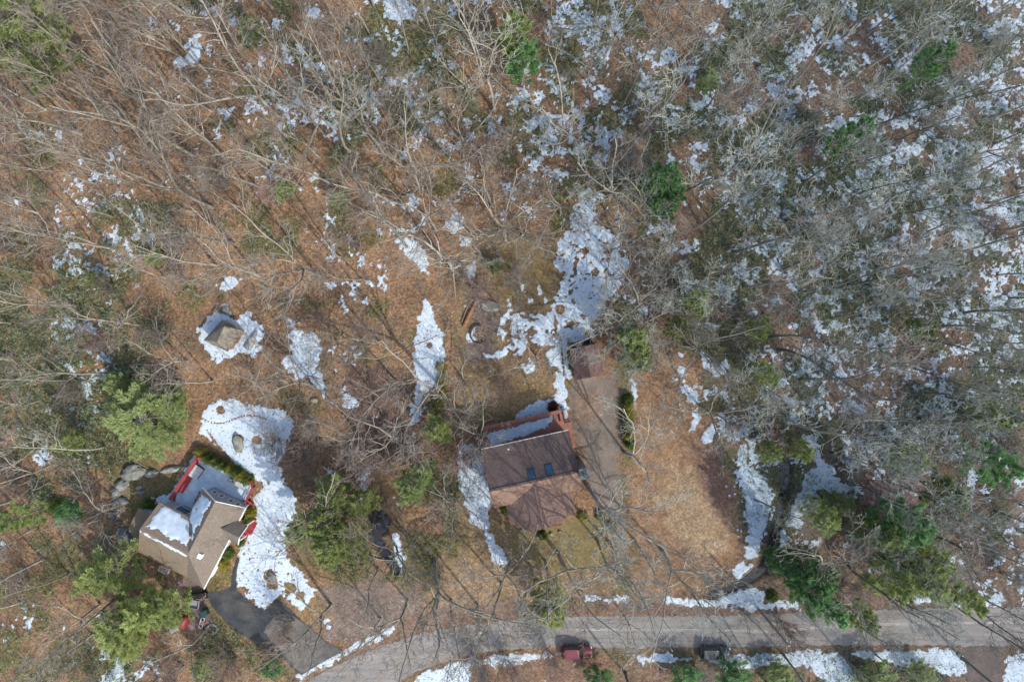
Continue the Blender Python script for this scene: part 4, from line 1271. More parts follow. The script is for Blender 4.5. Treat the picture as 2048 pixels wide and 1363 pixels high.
# ------------------------------------------------------------------ building materials
def shingles(name, c1, c2, c3, ang, row=0.16, stain=0.5):
    """roof shingles in rows across the slope; ang = direction of the eave in degrees"""
    m, nt, b = nmat(name); L_ = nt.links.new
    geo = nt.nodes.new('ShaderNodeNewGeometry')
    mp = nt.nodes.new('ShaderNodeMapping'); mp.inputs['Rotation'].default_value = (0, 0, -R(ang)); L_(geo.outputs['Position'], mp.inputs['Vector'])
    br = nt.nodes.new('ShaderNodeTexBrick'); br.inputs['Scale'].default_value = 1.0
    br.inputs['Brick Width'].default_value = 0.33; br.inputs['Row Height'].default_value = row; br.inputs['Mortar Size'].default_value = 0.012
    br.inputs['Color1'].default_value = (*c1, 1); br.inputs['Color2'].default_value = (*c2, 1); br.inputs['Mortar'].default_value = tuple(c * .6 for c in c1) + (1,)
    L_(mp.outputs[0], br.inputs['Vector'])
    n1 = nt.nodes.new('ShaderNodeTexNoise'); n1.inputs['Scale'].default_value = .5; n1.inputs['Detail'].default_value = 6; n1.inputs['Roughness'].default_value = .65; L_(geo.outputs['Position'], n1.inputs['Vector'])
    r1 = nt.nodes.new('ShaderNodeMapRange'); r1.inputs['From Min'].default_value = .42; r1.inputs['From Max'].default_value = .68; r1.inputs['To Max'].default_value = stain; L_(n1.outputs['Fac'], r1.inputs['Value'])
    mx = nt.nodes.new('ShaderNodeMix'); mx.data_type = 'RGBA'; mx.inputs['B'].default_value = (*c3, 1); L_(br.outputs['Color'], mx.inputs['A']); L_(r1.outputs[0], mx.inputs['Factor'])
    n2 = nt.nodes.new('ShaderNodeTexNoise'); n2.inputs['Scale'].default_value = 7; n2.inputs['Detail'].default_value = 3; L_(geo.outputs['Position'], n2.inputs['Vector'])
    r2 = nt.nodes.new('ShaderNodeMapRange'); r2.inputs['From Min'].default_value = .3; r2.inputs['From Max'].default_value = .7; r2.inputs['To Min'].default_value = .8; r2.inputs['To Max'].default_value = 1.2; L_(n2.outputs['Fac'], r2.inputs['Value'])
    hs = nt.nodes.new('ShaderNodeHueSaturation'); L_(mx.outputs['Result'], hs.inputs['Color']); L_(r2.outputs[0], hs.inputs['Value'])
    L_(hs.outputs[0], b.inputs['Base Color']); b.inputs['Roughness'].default_value = .9; b.inputs['Specular IOR Level'].default_value = .2
    return m


def plain(name, c, rough=.6, spec=.4, metal=0.0, var=.15):
    return noisy(name, tuple(x * (1 - var) for x in c), tuple(min(1, x * (1 + var)) for x in c), 2.5, rough, spec=spec, metal=metal)


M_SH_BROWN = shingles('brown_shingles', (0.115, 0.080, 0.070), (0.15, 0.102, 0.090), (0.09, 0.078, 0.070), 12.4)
M_SH_SUNLIT = shingles('sunlit_leafy_brown_shingles', (0.20, 0.13, 0.10), (0.25, 0.165, 0.125), (0.28, 0.175, 0.115), 12.4, stain=.7)  # sun on the south slope painted in as a lighter tone, plus leaves
M_SH_WING = shingles('reddish_wing_shingles', (0.195, 0.125, 0.10), (0.245, 0.158, 0.128), (0.16, 0.11, 0.09), 102.4)
M_SH_SHED = shingles('shed_shingles', (0.125, 0.078, 0.070), (0.165, 0.10, 0.09), (0.13, 0.09, 0.08), 100)
M_SH_TAN = shingles('tan_shingles', (0.165, 0.142, 0.115), (0.215, 0.183, 0.148), (0.155, 0.12, 0.09), 62.5, stain=.55)
M_SH_TAN2 = shingles('weathered_tan_shingles', (0.19, 0.158, 0.112), (0.24, 0.198, 0.14), (0.24, 0.14, 0.085), 152.5, stain=.5)
M_SH_GREY = shingles('old_grey_shingles', (0.17, 0.148, 0.12), (0.23, 0.20, 0.16), (0.30, 0.275, 0.19), 40, stain=.6)
M_REDWOOD = noisy('brick_red_deck_stain', (0.27, 0.115, 0.08), (0.35, 0.155, 0.11), 1.4, .7, c3=(0.2, .1, .08), s3=8, amt3=.5)
M_REDPAINT = noisy('red_rail_paint', (0.25, 0.035, 0.038), (0.33, 0.06, 0.06), 1.4, .55)
M_BROWNWALL = plain('brown_siding', (0.19, 0.085, 0.05), .8)
M_GREYWALL = plain('grey_siding', (0.36, 0.36, 0.37), .7)
M_WHITE = plain('white_trim', (0.75, 0.75, 0.73), .5, var=.06)
M_GLASS = noisy('window_glass', (0.02, 0.05, 0.075), (0.03, 0.075, 0.11), .6, .08, spec=.8)
M_GLASSB = noisy('blue_skylight_glass', (0.015, 0.045, 0.08), (0.025, 0.07, 0.12), .6, .1, spec=.6)
M_DARKMETAL = plain('dark_metal', (0.05, 0.05, 0.055), .4, metal=.3)
M_STONE = noisy('stone_masonry', (0.13, 0.12, 0.11), (0.30, 0.28, 0.26), 3.2, .9, bump=.05, lo=.42, hi=.58)
M_ROCK = noisy('lichen_rock', (0.15, 0.15, 0.13), (0.31, 0.31, 0.265), 1.1, .9, bump=.1, c3=(.10, .11, .07), s3=4, amt3=.6)
M_ROCKD = noisy('dark_rock', (0.09, 0.10, 0.10), (0.20, 0.21, 0.20), 1.4, .85, bump=.1)
M_PALE = plain('pale_cover', (0.42, 0.42, 0.40), .6)
M_SNOW = noisy('settled_snow', (0.45, 0.53, 0.59), (0.60, 0.69, 0.745), 1.2, .9, bump=.06)
M_WOODTAN = noisy('weathered_wood', (0.26, 0.17, 0.10), (0.38, 0.27, 0.17), 3, .85)
M_FASCIA = plain('pale_fascia', (0.50, 0.45, 0.40), .6)


class Frame:
    """local horizontal frame: u, v in metres from an origin"""
    def __init__(s, o, udeg=None, u=None, v=None):
        s.o = Vector((o[0], o[1], 0))
        if u is None:
            a = R(udeg); u = (math.cos(a), math.sin(a)); v = (-math.sin(a), math.cos(a))
        s.u = Vector((u[0], u[1], 0)).normalized(); s.v = Vector((v[0], v[1], 0)).normalized()

    def __call__(s, a, b, z=0.0):
        p = s.o + s.u * a + s.v * b; p.z = z
        return p


def box(mb, fr, u0, u1, v0, v1, z0, z1):
    return mb.slab([fr(u0, v0, z1), fr(u1, v0, z1), fr(u1, v1, z1), fr(u0, v1, z1)], z1 - z0)


def wallp(mb, pts, t, inward):
    """upright wall polygon with thickness t towards inward"""
    return mb.slab(pts, t, Vector(inward).normalized())


def window(par, fr, c, along, out, w, h, frame_m=None, glass_m=None, name='window'):
    """window centred on c (a wall point); along = horizontal direction, out = outward normal"""
    frame_m = frame_m or M_WHITE; glass_m = glass_m or M_GLASS
    al = Vector(along).normalized(); ou = Vector(out).normalized(); z = Vector((0, 0, 1))
    mb = MB()
    for s in (-1, 1):
        mb.slab([c + al * (s * w / 2 - .05) + z * (h / 2 + .05) + ou * .07, c + al * (s * w / 2 + .05) + z * (h / 2 + .05) + ou * .07, c + al * (s * w / 2 + .05) - z * (h / 2 + .05) + ou * .07, c + al * (s * w / 2 - .05) - z * (h / 2 + .05) + ou * .07], .09, -ou)
        mb.slab([c - al * (w / 2 - .05) + z * (s * h / 2 - .05) + ou * .068, c + al * (w / 2 - .05) + z * (s * h / 2 - .05) + ou * .068, c + al * (w / 2 - .05) + z * (s * h / 2 + .05) + ou * .068, c - al * (w / 2 - .05) + z * (s * h / 2 + .05) + ou * .068], .086, -ou)
    f = mb.build(name, frame_m, par)
    g = MB()
    g.slab([c - al * (w / 2 - .05) - z * (h / 2 - .05) + ou * .03, c + al * (w / 2 - .05) - z * (h / 2 - .05) + ou * .03, c + al * (w / 2 - .05) + z * (h / 2 - .05) + ou * .03, c - al * (w / 2 - .05) + z * (h / 2 - .05) + ou * .03], .02, -ou)
    g.build('pane', glass_m, f)
    return f


def patch(fr, z_of, u0, u1, v0, v1, edge, m, parent, name='snow_cover', step=.12, th=.09, thr=None, seed=5):
    """snow lying on a slope z_of(u, v) with a ragged outline; edge(u, v) > 0 inside"""
    us = np.arange(u0, u1, step); vs = np.arange(v0, v1, step)
    U, Vv = np.meshgrid(us, vs)
    s = np.vectorize(edge)(U, Vv) + (vnoise(U, Vv, .8, seed) - .5) * .55 + (vnoise(U, Vv, .25, seed + 1) - .5) * .3
    inside = s > 0
    h = np.clip(s * .5, 0.012, th) + (vnoise(U, Vv, .5, seed + 2) - .5) * .02
    mb = MB(); idx = -np.ones(U.shape, int)
    ny, nx = U.shape
    cell = inside[:-1, :-1] & inside[1:, :-1] & inside[:-1, 1:] & inside[1:, 1:]
    for j in range(ny - 1):
        for i in range(nx - 1):
            if not cell[j, i]: continue
            q = []
            for dj, di in ((0, 0), (0, 1), (1, 1), (1, 0)):
                a, b = j + dj, i + di
                if idx[a, b] < 0:
                    idx[a, b] = len(mb.v)
                    mb.v.append(tuple(fr(U[a, b], Vv[a, b], z_of(U[a, b], Vv[a, b]) + max(h[a, b], .012))))
                q.append(idx[a, b])
            mb.f.append(tuple(q))
    return mb.build(name, m, parent, smooth=True)


# ================================================================== brown roofed house
HF = Frame((0, 0), 12.4)
h1 = empty('house', HF(-1.2, -19, 0), 'long brown shingled house with a red deck, inside the gravel drive', 'house')
zN, zR, zS = 5.5, 7.0, 5.0
vN, vR, vS = -13.74, -19.25, -22.15
uW, uE = -7.35, 4.95


def z_main(v):
    return zR + (zN - zR) * (v - vR) / (vN - vR) if v > vR else zR + (zS - zR) * (vR - v) / (vR - vS)


mb = MB()
nrm = lambda d: Vector(d).normalized()
t = .22
wv0, wv1 = vS + .5, vN - .5
wu0, wu1 = uW + .45, uE - .35
wall = MB()
wall.slab([HF(wu0, wv1, 0), HF(wu1, wv1, 0), HF(wu1, wv1, z_main(wv1) - t), HF(wu0, wv1, z_main(wv1) - t)], .2, -HF.v)
wall.slab([HF(wu0, wv0, 0), HF(wu1, wv0, 0), HF(wu1, wv0, z_main(wv0) - t), HF(wu0, wv0, z_main(wv0) - t)], .2, HF.v)
for u_, s in ((wu0, 1), (wu1, -1)):
    wall.slab([HF(u_, wv1 - .2, 0), HF(u_, wv0 + .2, 0), HF(u_, wv0 + .2, z_main(wv0 + .2) - t - .01), HF(u_, vR, zR - t - .01), HF(u_, wv1 - .2, z_main(wv1 - .2) - t - .01)], .2, HF.u * s)
# wing walls
WV = [(-5.3, -22.0), (-5.3, -24.6), (-3.4, -25.6), (-1.3, -25.7), (1.1, -25.6), (3.2, -24.6), (3.2, -22.0)]
zW = lambda u: 6.6 - .44 * abs(u + 1.25)
for i in range(len(WV) - 1):
    (a0, b0), (a1, b1) = WV[i], WV[i + 1]
    d = (HF(a1, b1) - HF(a0, b0)).normalized(); inn = Vector((-d.y, d.x, 0))
    c = HF(-1.25, -23.3)
    if (c - HF(a0, b0)).dot(inn) < 0: inn = -inn
    wall.slab([HF(a0, b0, 0), HF(a1, b1, 0), HF(a1, b1, zW(a1) - .3), HF(a0, b0, zW(a0) - .3)], .15, inn)
w_ob = wall.build('wall', M_BROWNWALL, h1)
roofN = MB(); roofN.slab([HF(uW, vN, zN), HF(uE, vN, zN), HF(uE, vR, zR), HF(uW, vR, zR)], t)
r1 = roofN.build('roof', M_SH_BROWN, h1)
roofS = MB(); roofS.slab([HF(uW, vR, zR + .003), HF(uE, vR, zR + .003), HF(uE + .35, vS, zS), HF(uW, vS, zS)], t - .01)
r2 = roofS.build('roof', M_SH_SUNLIT, h1); r2['label'] = 'leaf strewn lower roof slope in a lighter sunlit tone'
wing = MB()
ur = -1.25
wing.slab([HF(ur, -19.7, 6.6), HF(-5.75, -21.9, zW(-5.75)), HF(-5.75, -24.85, zW(-5.75)), HF(-3.6, -25.95, zW(-3.6)), HF(ur, -26.05, 6.6)], .2)
wing.slab([HF(ur, -19.7, 6.603), HF(ur, -26.05, 6.603), HF(1.25, -25.95, zW(1.25)), HF(3.65, -24.85, zW(3.65)), HF(3.65, -21.9, zW(3.65))], .2)
r3 = wing.build('roof', M_SH_WING, h1); r3['label'] = 'reddish gabled roof of the front wing'
# white eave trim, ridge caps
tr_ = MB(); tr_.bar(HF(uW - .02, vN + .05, zN - .02), HF(uE + .02, vN + .05, zN - .02), .10, .2); tr_.build('gutter', M_FASCIA, r1)
rc = MB(); rc.bar(HF(uW, vR, zR + .03), HF(uE, vR, zR + .03), .3, .05); rc.build('ridge_cap', M_SH_BROWN, r1)
rc = MB(); rc.bar(HF(ur, -19.9, 6.64), HF(ur, -26.05, 6.64), .28, .05); rc.build('ridge_cap', M_SH_WING, r3)
tr_ = MB(); tr_.bar(HF(uE + .05, vN, zN - .05), HF(uE + .05, vR, zR - .05), .08, .2); tr_.bar(HF(uE + .05, vR, zR - .05), HF(uE + .4, vS, zS - .05), .08, .2)
tr_.bar(HF(uW - .05, vN, zN - .05), HF(uW - .05, vR, zR - .05), .08, .2); tr_.bar(HF(uW - .05, vR, zR - .05), HF(uW - .05, vS, zS - .05), .08, .2); tr_.build('bargeboard', M_BROWNWALL, h1)
# skylights
for (x, y) in ((1063, 947), (1098, 938)):
    best = P(x, y, 6.7); uu = best.dot(HF.u); vv = best.dot(HF.v); vv = max(vv, vR + .75)
    nn = nrm(Vector(HF.v * (zR - zN)) * (1.0 / 5.51) + Vector((0, 0, 1)))
    zz = lambda a: z_main(a)
    m_ = MB()
    for (a0, a1, b0, b1) in ((-.52, .52, -.7, -.6), (-.52, .52, .6, .7), (-.52, -.42, -.6, .6), (.42, .52, -.6, .6)):
        m_.slab([HF(uu + a0, vv + b0, zz(vv + b0) + .12), HF(uu + a1, vv + b0, zz(vv + b0) + .12), HF(uu + a1, vv + b1, zz(vv + b1) + .12), HF(uu + a0, vv + b1, zz(vv + b1) + .12)], .14)
    s_ = m_.build('skylight', M_DARKMETAL, r1)
    m_ = MB(); m_.slab([HF(uu - .42, vv - .6, zz(vv - .6) + .09), HF(uu + .42, vv - .6, zz(vv - .6) + .09), HF(uu + .42, vv + .6, zz(vv + .6) + .09), HF(uu - .42, vv + .6, zz(vv + .6) + .09)], .06)
    m_.build('pane', M_GLASSB, s_)
vp = P(1017, 897, 6.0); uu, vv = vp.dot(HF.u), vp.dot(HF.v); zt = z_main(vv)
m_ = MB(); m_.tube([HF(uu, vv, zt - .1), HF(uu, vv, zt + .75)], .075, 10); m_.tube([HF(uu, vv, zt + .70), HF(uu, vv, zt + .78)], .14, 10); m_.build('vent_pipe', plain('galvanised_metal', (.6, .62, .64), .35, metal=.5), r1)
# chimney
m_ = MB(); box(m_, HF, uE + .15, uE + 1.2, -20.2, -18.9, 0, 8.0); ch = m_.build('chimney', M_STONE, h1, bevel=.04)
m_ = MB(); box(m_, HF, uE + .07, uE + 1.28, -20.28, -18.82, 8.0, 8.14); m_.build('chimney_cap', M_ROCKD, ch)
m_ = MB(); m_.tube([HF(uE + .68, -19.55, 8.1), HF(uE + .68, -19.55, 8.5)], .16, 10); m_.build('flue', M_DARKMETAL, ch)
# deck
zd = 1.5
dk = MB()
nb_ = 17
for i in range(nb_):
    v0 = -14.2 + i * (2.95 / nb_)
    box(dk, HF, -6.95, 4.75, v0, v0 + 2.95 / nb_ - .012, zd - .05, zd)
for i in range(7):
    u0 = 4.77 + i * .15
    box(dk, HF, u0, u0 + .14, -17.0, -13.2, zd - .05, zd)
deck = dk.build('deck', M_REDWOOD, h1)
m_ = MB()
for u in np.linspace(-6.8, 4.6, 7):
    for v in (-11.4,): box(m_, HF, u - .07, u + .07, v - .07, v + .07, -.1, zd - .05)
for v in (-13.4, -15.1, -16.9): box(m_, HF, 5.62, 5.76, v - .07, v + .07, -.1, zd - .05)
m_.build('deck_post', M_REDWOOD, deck)
m_ = MB()
box(m_, HF, -6.95, 4.75, -11.62, -11.25, zd + .42, zd + .50)     # broad cap along the outer edge
box(m_, HF, 4.38, 4.75, -13.2, -11.62, zd + .42, zd + .50)
box(m_, HF, -6.95, 4.75, -11.27, -11.20, zd + .02, zd + .41)
box(m_, HF, 4.70, 4.77, -13.2, -11.27, zd + .02, zd + .41)
m_.build('bench', M_REDWOOD, deck)
m_ = MB()
for u in np.arange(-6.9, 4.8, 1.46): box(m_, HF, u - .05, u + .05, -11.19, -11.09, zd - .3, zd + .98)
m_.bar(HF(-6.95, -11.14, zd + 1.0), HF(4.75, -11.14, zd + 1.0), .14, .05)
for z in (.3, .55, .78): m_.bar(HF(-6.95, -11.14, zd + z), HF(4.75, -11.14, zd + z), .03, .06)
m_.build('railing', M_REDWOOD, deck)
m_ = MB()
for k in range(6): box(m_, HF, 4.85, 5.75, -13.15 + k * .26, -12.9 + k * .26, zd - .2 - k * .22 - .05, zd - .2 - k * .22)
m_.build('deck_step', M_REDWOOD, deck)


def deck_edge(u, v):
    # tongue of snow along the shaded strip
    t_ = (u + 6.6) / 9.6
    lo = -14.2 + 1.25 * max(0, t_) ** 2.2
    hi = -11.62 - .75 * (1 - t_)
    return min(v - lo, hi - v, (3.4 - u) * .8, (u + 6.3) * .9)


patch(HF, lambda u, v: zd, -7, 3.5, -14.2, -11.6, deck_edge, M_SNOW, deck, seed=15)
# front balcony
bz = 2.9
m_ = MB(); m_.slab([HF(-3.8, -25.7, bz), HF(1.2, -25.7, bz), HF(1.2, -26.75, bz), HF(-3.8, -26.75, bz)], .12)
bal = m_.build('balcony', M_REDWOOD, h1)
m_ = MB()
for u in np.arange(-3.75, 1.3, .82): box(m_, HF, u - .05, u + .05, -26.76, -26.66, bz - .1, bz + 1.0)
for a, b in ((HF(-3.8, -26.71), HF(1.2, -26.71)), (HF(-3.75, -26.7), HF(-3.75, -25.9)), (HF(1.15, -26.7), HF(1.15, -25.9))):
    for z in (.35, .7, 1.0):
        m_.bar(Vector((a.x, a.y, bz + z)), Vector((b.x, b.y, bz + z)), .12 if z == 1.0 else .04, .06)
m_.build('railing', M_REDWOOD, bal)
m_ = MB()
for u in (-3.7, -1.3, 1.1): box(m_, HF, u - .08, u + .08, -26.72, -26.56, -.1, bz - .12)
m_.build('post', M_REDWOOD, bal)
for u in (-3.5, -1.2, 1.5, 3.6): pass
for u in (-5.4, -3.2, -.8, 1.6): window(w_ob, HF, HF(u, wv1, 3.0), HF.u, HF.v, 1.3, 1.3)
for v in (-16, -20.9): window(w_ob, HF, HF(wu1, v, 2.6), HF.v, HF.u, 1.0, 1.2)
for u in (-2.4, -.1): window(w_ob, HF, HF(u, -25.72, 4.0), HF.u, -HF.v, 1.5, 1.9)
window(w_ob, HF, HF(3.2, -23.3, 3.0), HF.v, HF.u, 1.2, 1.2)
window(w_ob, HF, HF(-6.2, wv0, 2.4), HF.u, -HF.v, 1.0, 1.2)
for i, (u, v, s_) in enumerate([(-4.4, -27.2, .42), (-2.1, -27.5, .22), (-.8, -27.4, .3), (.5, -27.2, .25)]): pass

# ================================================================== brown shed
SF = Frame((10.75, -2.95), 11.0)
s1 = empty('shed', SF(0, 0, 0), 'brown gabled shed at the top of the gravel drive', 'shed')
hw, hd = 2.15, 2.25
m_ = MB()
ze, zr = 2.45, 3.35
for s in (-1, 1):
    m_.slab([SF(s * (hw - .25), -hd + .2, 0), SF(s * (hw - .25), hd - .2, 0), SF(s * (hw - .25), hd - .2, ze - .02), SF(s * (hw - .25), -hd + .2, ze - .02)], .12, SF.u * -s)
    v = s * (hd - .2)
    m_.slab([SF(-hw + .37, v, 0), SF(hw - .37, v, 0), SF(hw - .37, v, ze), SF(0, v, zr - .2), SF(-hw + .37, v, ze)], .12, SF.v * -s)
sw = m_.build('wall', M_BROWNWALL, s1)
m_ = MB(); m_.slab([SF(-hw, -hd, ze), SF(-hw, hd, ze), SF(0, hd, zr), SF(0, -hd, zr)], .12); m_.build('roof', M_SH_SHED, s1)
m_ = MB(); m_.slab([SF(hw, -hd, ze), SF(hw, hd, ze), SF(0, hd, zr + .002), SF(0, -hd, zr + .002)], .12); o = m_.build('roof', shingles('shed_shingles_reddish', (0.175, 0.10, 0.085), (0.21, 0.125, 0.105), (0.15, 0.10, 0.085), 100), s1); o['label'] = 'redder right slope of the shed roof'
m_ = MB(); m_.slab([SF(-.9, -hd + .17, .05), SF(.9, -hd + .17, .05), SF(.9, -hd + .17, 2.1), SF(-.9, -hd + .17, 2.1)], .05, SF.v * -1); dr = m_.build('door', M_WHITE, s1)
m_ = MB(); m_.tube([SF(.08, -hd + .05, 1.0), SF(.08, -hd + .05, 1.2)], .03, 6); m_.build('handle', M_DARKMETAL, dr)
# dark lean-to heap behind
lt = empty('firewood_rack', SF(-.4, 2.75, 0), 'dark firewood rack behind the brown shed', 'firewood')
m_ = MB(); rr = random.Random(5)
for i in range(15):
    for k in range(5):
        u = -1.8 + i * .2; p = SF(u + rr.uniform(-.02, .02), 2.5, .12 + k * .19); q = SF(u, 3.0, .12 + k * .19); m_.tube([p, q], rr.uniform(.075, .1), 6)
m_.build('log', noisy('dark_firewood', (.04, .03, .028), (.09, .065, .05), 4, .9), lt)
m_ = MB()
for u in (-1.95, 1.25): box(m_, SF, u - .05, u + .05, 2.5, 2.6, 0, 1.3); box(m_, SF, u - .05, u + .05, 2.95, 3.05, 0, 1.3)
m_.build('post', M_BROWNWALL, lt)

# ================================================================== grey roofed neighbour house
NF = Frame((-40.8, -22.1), u=(-.46, -.888), v=(.888, -.46))     # u = s down the ridge, v = t towards the front
h2 = empty('house', NF(6, 0, 0), 'tan roofed house with snow on its inner roofs and a red railed deck', 'house')
W2 = MB()
zA, zE, zEw = 6.3, 3.5, 4.1
za = lambda tt: zA + (zE - zA) * tt / 3.45 if tt > 0 else zA + (zEw - zA) * (-tt) / 3.05
zb = lambda s: zA + (4.2 - zA) * (8 - s) / 3.6 if s < 8 else zA + (2.9 - zA) * (s - 8) / 4.7
# front (east) wall, upper gable wall, west and back walls
W2.slab([NF(.3, 3.05, 0), NF(12.2, 3.05, 0), NF(12.2, 3.05, za(3.05) - .2), NF(.3, 3.05, za(3.05) - .2)], .2, -NF.v)
W2.slab([NF(.3, 2.85, 0), NF(.3, -2.6, 0), NF(.3, -2.6, za(-2.6) - .2), NF(.3, 0, zA - .2), NF(.3, 2.85, za(2.85) - .2)], .2, NF.u)
W2.slab([NF(.5, -2.7, 0), NF(4.8, -2.7, 0), NF(4.8, -2.7, za(-2.7) - .22), NF(.5, -2.7, za(-2.7) - .22)], .2, NF.v)
W2.slab([NF(4.8, -2.7, 0), NF(4.8, -7.1, 0), NF(4.8, -7.1, zb(4.8) - .22), NF(4.8, -2.7, zb(4.8) - .22)], .2, NF.u)
W2.slab([NF(5.0, -7.05, 0), NF(12.3, -7.05, 0), NF(12.3, -7.05, zb(12.3) - .2), NF(8, -7.05, zA - .22), NF(5.0, -7.05, zb(5.0) - .2)], .2, NF.v)
W2.slab([NF(12.3, -6.85, 0), NF(12.3, 2.85, 0), NF(12.3, 2.85, zb(12.3) - .25), NF(12.3, -6.85, zb(12.3) - .25)], .2, -NF.u)
# annex walls
for a, b, inn in (((7.6, -10.1), (7.6, -7.3), NF.u), ((7.8, -10.1), (10.8, -10.1), NF.v), ((11.0, -10.1), (11.0, -7.3), -NF.u)):
    W2.slab([NF(*a, 0), NF(*b, 0), NF(*b, 2.35), NF(*a, 2.35)], .15, inn)
w2 = W2.build('wall', M_GREYWALL, h2)
m_ = MB(); m_.slab([NF(-.1, 0, zA), NF(-.1, 3.45, zE), NF(12.75, 3.45, zE), NF(12.7, .55, zb(12.7) + .05), NF(8, 0, zA)], .18)
ra = m_.build('roof', M_SH_TAN, h2); ra['label'] = 'broad tan front roof slope'
m_ = MB(); m_.slab([NF(-.1, 0, zA + .002), NF(8, 0, zA + .002), NF(5.9, -3.05, za(-3.05)), NF(-.1, -3.05, za(-3.05))], .18)
rb = m_.build('roof', shingles('shaded_tan_shingles', (0.23, 0.17, 0.13), (0.28, 0.21, 0.155), (0.2, .14, .1), 62.5), h2); rb['label'] = 'snow covered upper inner roof slope'
m_ = MB(); m_.slab([NF(8, 0.02, zA - .003), NF(8, -7.45, zA - .003), NF(4.4, -7.45, zb(4.4)), NF(4.4, -2.2, zb(4.4)), NF(5.9, -1.4, zb(5.9))], .16)
rc_ = m_.build('roof', shingles('inner_tan_shingles', (0.23, 0.17, 0.13), (0.28, 0.21, 0.155), (0.2, .14, .1), 152.5), h2); rc_['label'] = 'snow covered left inner roof slope'
m_ = MB(); m_.slab([NF(8, 0.0, zA - .006), NF(12.7, .55, zb(12.7) + .04), NF(12.7, -7.45, zb(12.7)), NF(8, -7.45, zA - .006)], .16)
rd = m_.build('roof', M_SH_TAN2, h2); rd['label'] = 'weathered tan lower left roof slope'
m_ = MB(); m_.slab([NF(7.3, -7.5, 2.75), NF(7.3, -10.35, 2.4), NF(10.6, -10.35, 2.4), NF(12.5, -7.5, 2.75)], .14)
re_ = m_.build('roof', M_SH_TAN2, h2); re_['label'] = 'low annex roof at the left end'
# entry gable
m_ = MB(); m_.slab([NF(3.4, 2.1, 4.95), NF(3.4, 4.9, 4.95), NF(1.95, 4.9, 3.65), NF(1.95, 3.3, 3.65)], .14); m_.slab([NF(3.4, 2.1, 4.952), NF(3.4, 4.9, 4.952), NF(4.9, 4.9, 3.6), NF(4.9, 3.3, 3.6)], .14)
rf_ = m_.build('roof', M_SH_TAN, h2); rf_['label'] = 'small gable roof over the front door'
m_ = MB(); m_.slab([NF(2.1, 4.7, 3.5), NF(4.7, 4.7, 3.4), NF(3.4, 4.7, 4.78)], .1, -NF.v); m_.build('gable', M_WHITE, h2)
m_ = MB()
for s in (2.15, 4.65): box(m_, NF, s - .09, s + .09, 4.55, 4.73, 0, 3.5)
m_.build('porch_post', M_WHITE, h2)
m_ = MB(); box(m_, NF, 1.9, 4.9, 3.1, 4.9, 0, .35); box(m_, NF, 2.4, 4.4, 4.92, 5.25, 0, .18); m_.build('porch_step', M_REDPAINT, h2)
m_ = MB(); m_.bar(NF(-.1, 3.5, zE - .06), NF(1.95, 3.5, zE - .06), .12, .22); m_.bar(NF(4.9, 3.5, zE - .06), NF(12.75, 3.5, zE - .06), .12, .22)
m_.bar(NF(1.95, 4.94, 3.6), NF(3.4, 4.94, 4.9), .09, .2, Vector((0, 0, 1))); m_.bar(NF(4.9, 4.94, 3.55), NF(3.4, 4.94, 4.9), .09, .2)
m_.bar(NF(-.14, 0, zA - .05), NF(-.14, 3.45, zE - .05), .07, .18); m_.bar(NF(-.14, 0, zA - .05), NF(-.14, -3.05, za(-3.05) - .05), .07, .18)
m_.build('gutter', M_WHITE, h2)
m_ = MB(); m_.slab([NF(9.5, 3.08, .1), NF(12, 3.08, .1), NF(12, 3.08, 2.3), NF(9.5, 3.08, 2.3)], .05, -NF.v); m_.build('garage_door', M_WHITE, h2)
m_ = MB(); m_.slab([NF(2.9, 3.08, .36), NF(3.9, 3.08, .36), NF(3.9, 3.08, 2.4), NF(2.9, 3.08, 2.4)], .05, -NF.v); m_.build('door', M_REDPAINT, h2)
for s in (1.0, 6.2, 8.0): window(w2, NF, NF(s, 3.05, 2.1), NF.u, NF.v, 1.0, 1.3)
for tt in (2.0, .9, -.6, -1.7): window(w2, NF, NF(.3, tt, 2.6), NF.v, -NF.u, .62, 1.1, M_WHITE, noisy('brown_blind', (.16, .07, .06), (.2, .1, .09), 2, .4))
window(w2, NF, NF(4.8, -4.6, 2.2), NF.v, -NF.u, 1.9, 2.0)
window(w2, NF, NF(7.6, -8.6, 1.5), NF.v, -NF.u, .6, .6)
m_ = MB(); p = P(393, 1116, 6.4); uu = (p - NF.o).dot(NF.u); tt = (p - NF.o).dot(NF.v); box(m_, NF, uu - .35, uu + .35, tt - .3, tt + .3, za(max(tt, .2)) - .6, za(max(tt, .2)) + .35); m_.build('vent_box', M_WHITE, ra)
m_ = MB(); m_.tube([NF(6.0, -.9, za(-.9) - .1), NF(6.0, -.9, za(-.9) + .5)], .2, 12); m_.build('roof_vent', M_GREYWALL, rb)
m_ = MB(); m_.tube([NF(2.6, -2.2, za(-2.2) - .1), NF(2.6, -2.2, za(-2.2) + .4)], .07, 10); m_.build('vent_pipe', M_DARKMETAL, rb)
patch(NF, lambda s, t_: za(t_), 0, 7.5, -3.2, 0, lambda s, t_: min(s - .35, -.55 - t_, t_ + 2.85, (5.7 - .9 * (-t_ - 1) - s)), M_SNOW, rb, seed=25, th=.14)
patch(NF, lambda s, t_: zb(s), 4.3, 8.0, -7.4, 0, lambda s, t_: min(s - 4.6, 7.35 - s, t_ + 7.0, -.75 - t_, (-1.3 - t_) + (s - 5.0)), M_SNOW, rc_, seed=28, th=.14)
patch(NF, lambda s, t_: zb(s), 8.0, 9.4, -7.7, .2, lambda s, t_: min(s - 8.15, 8.75 + .12 * math.sin(t_ * 2) - s, t_ + 7.4, -.3 - t_), M_SNOW, rd, seed=33, th=.12)
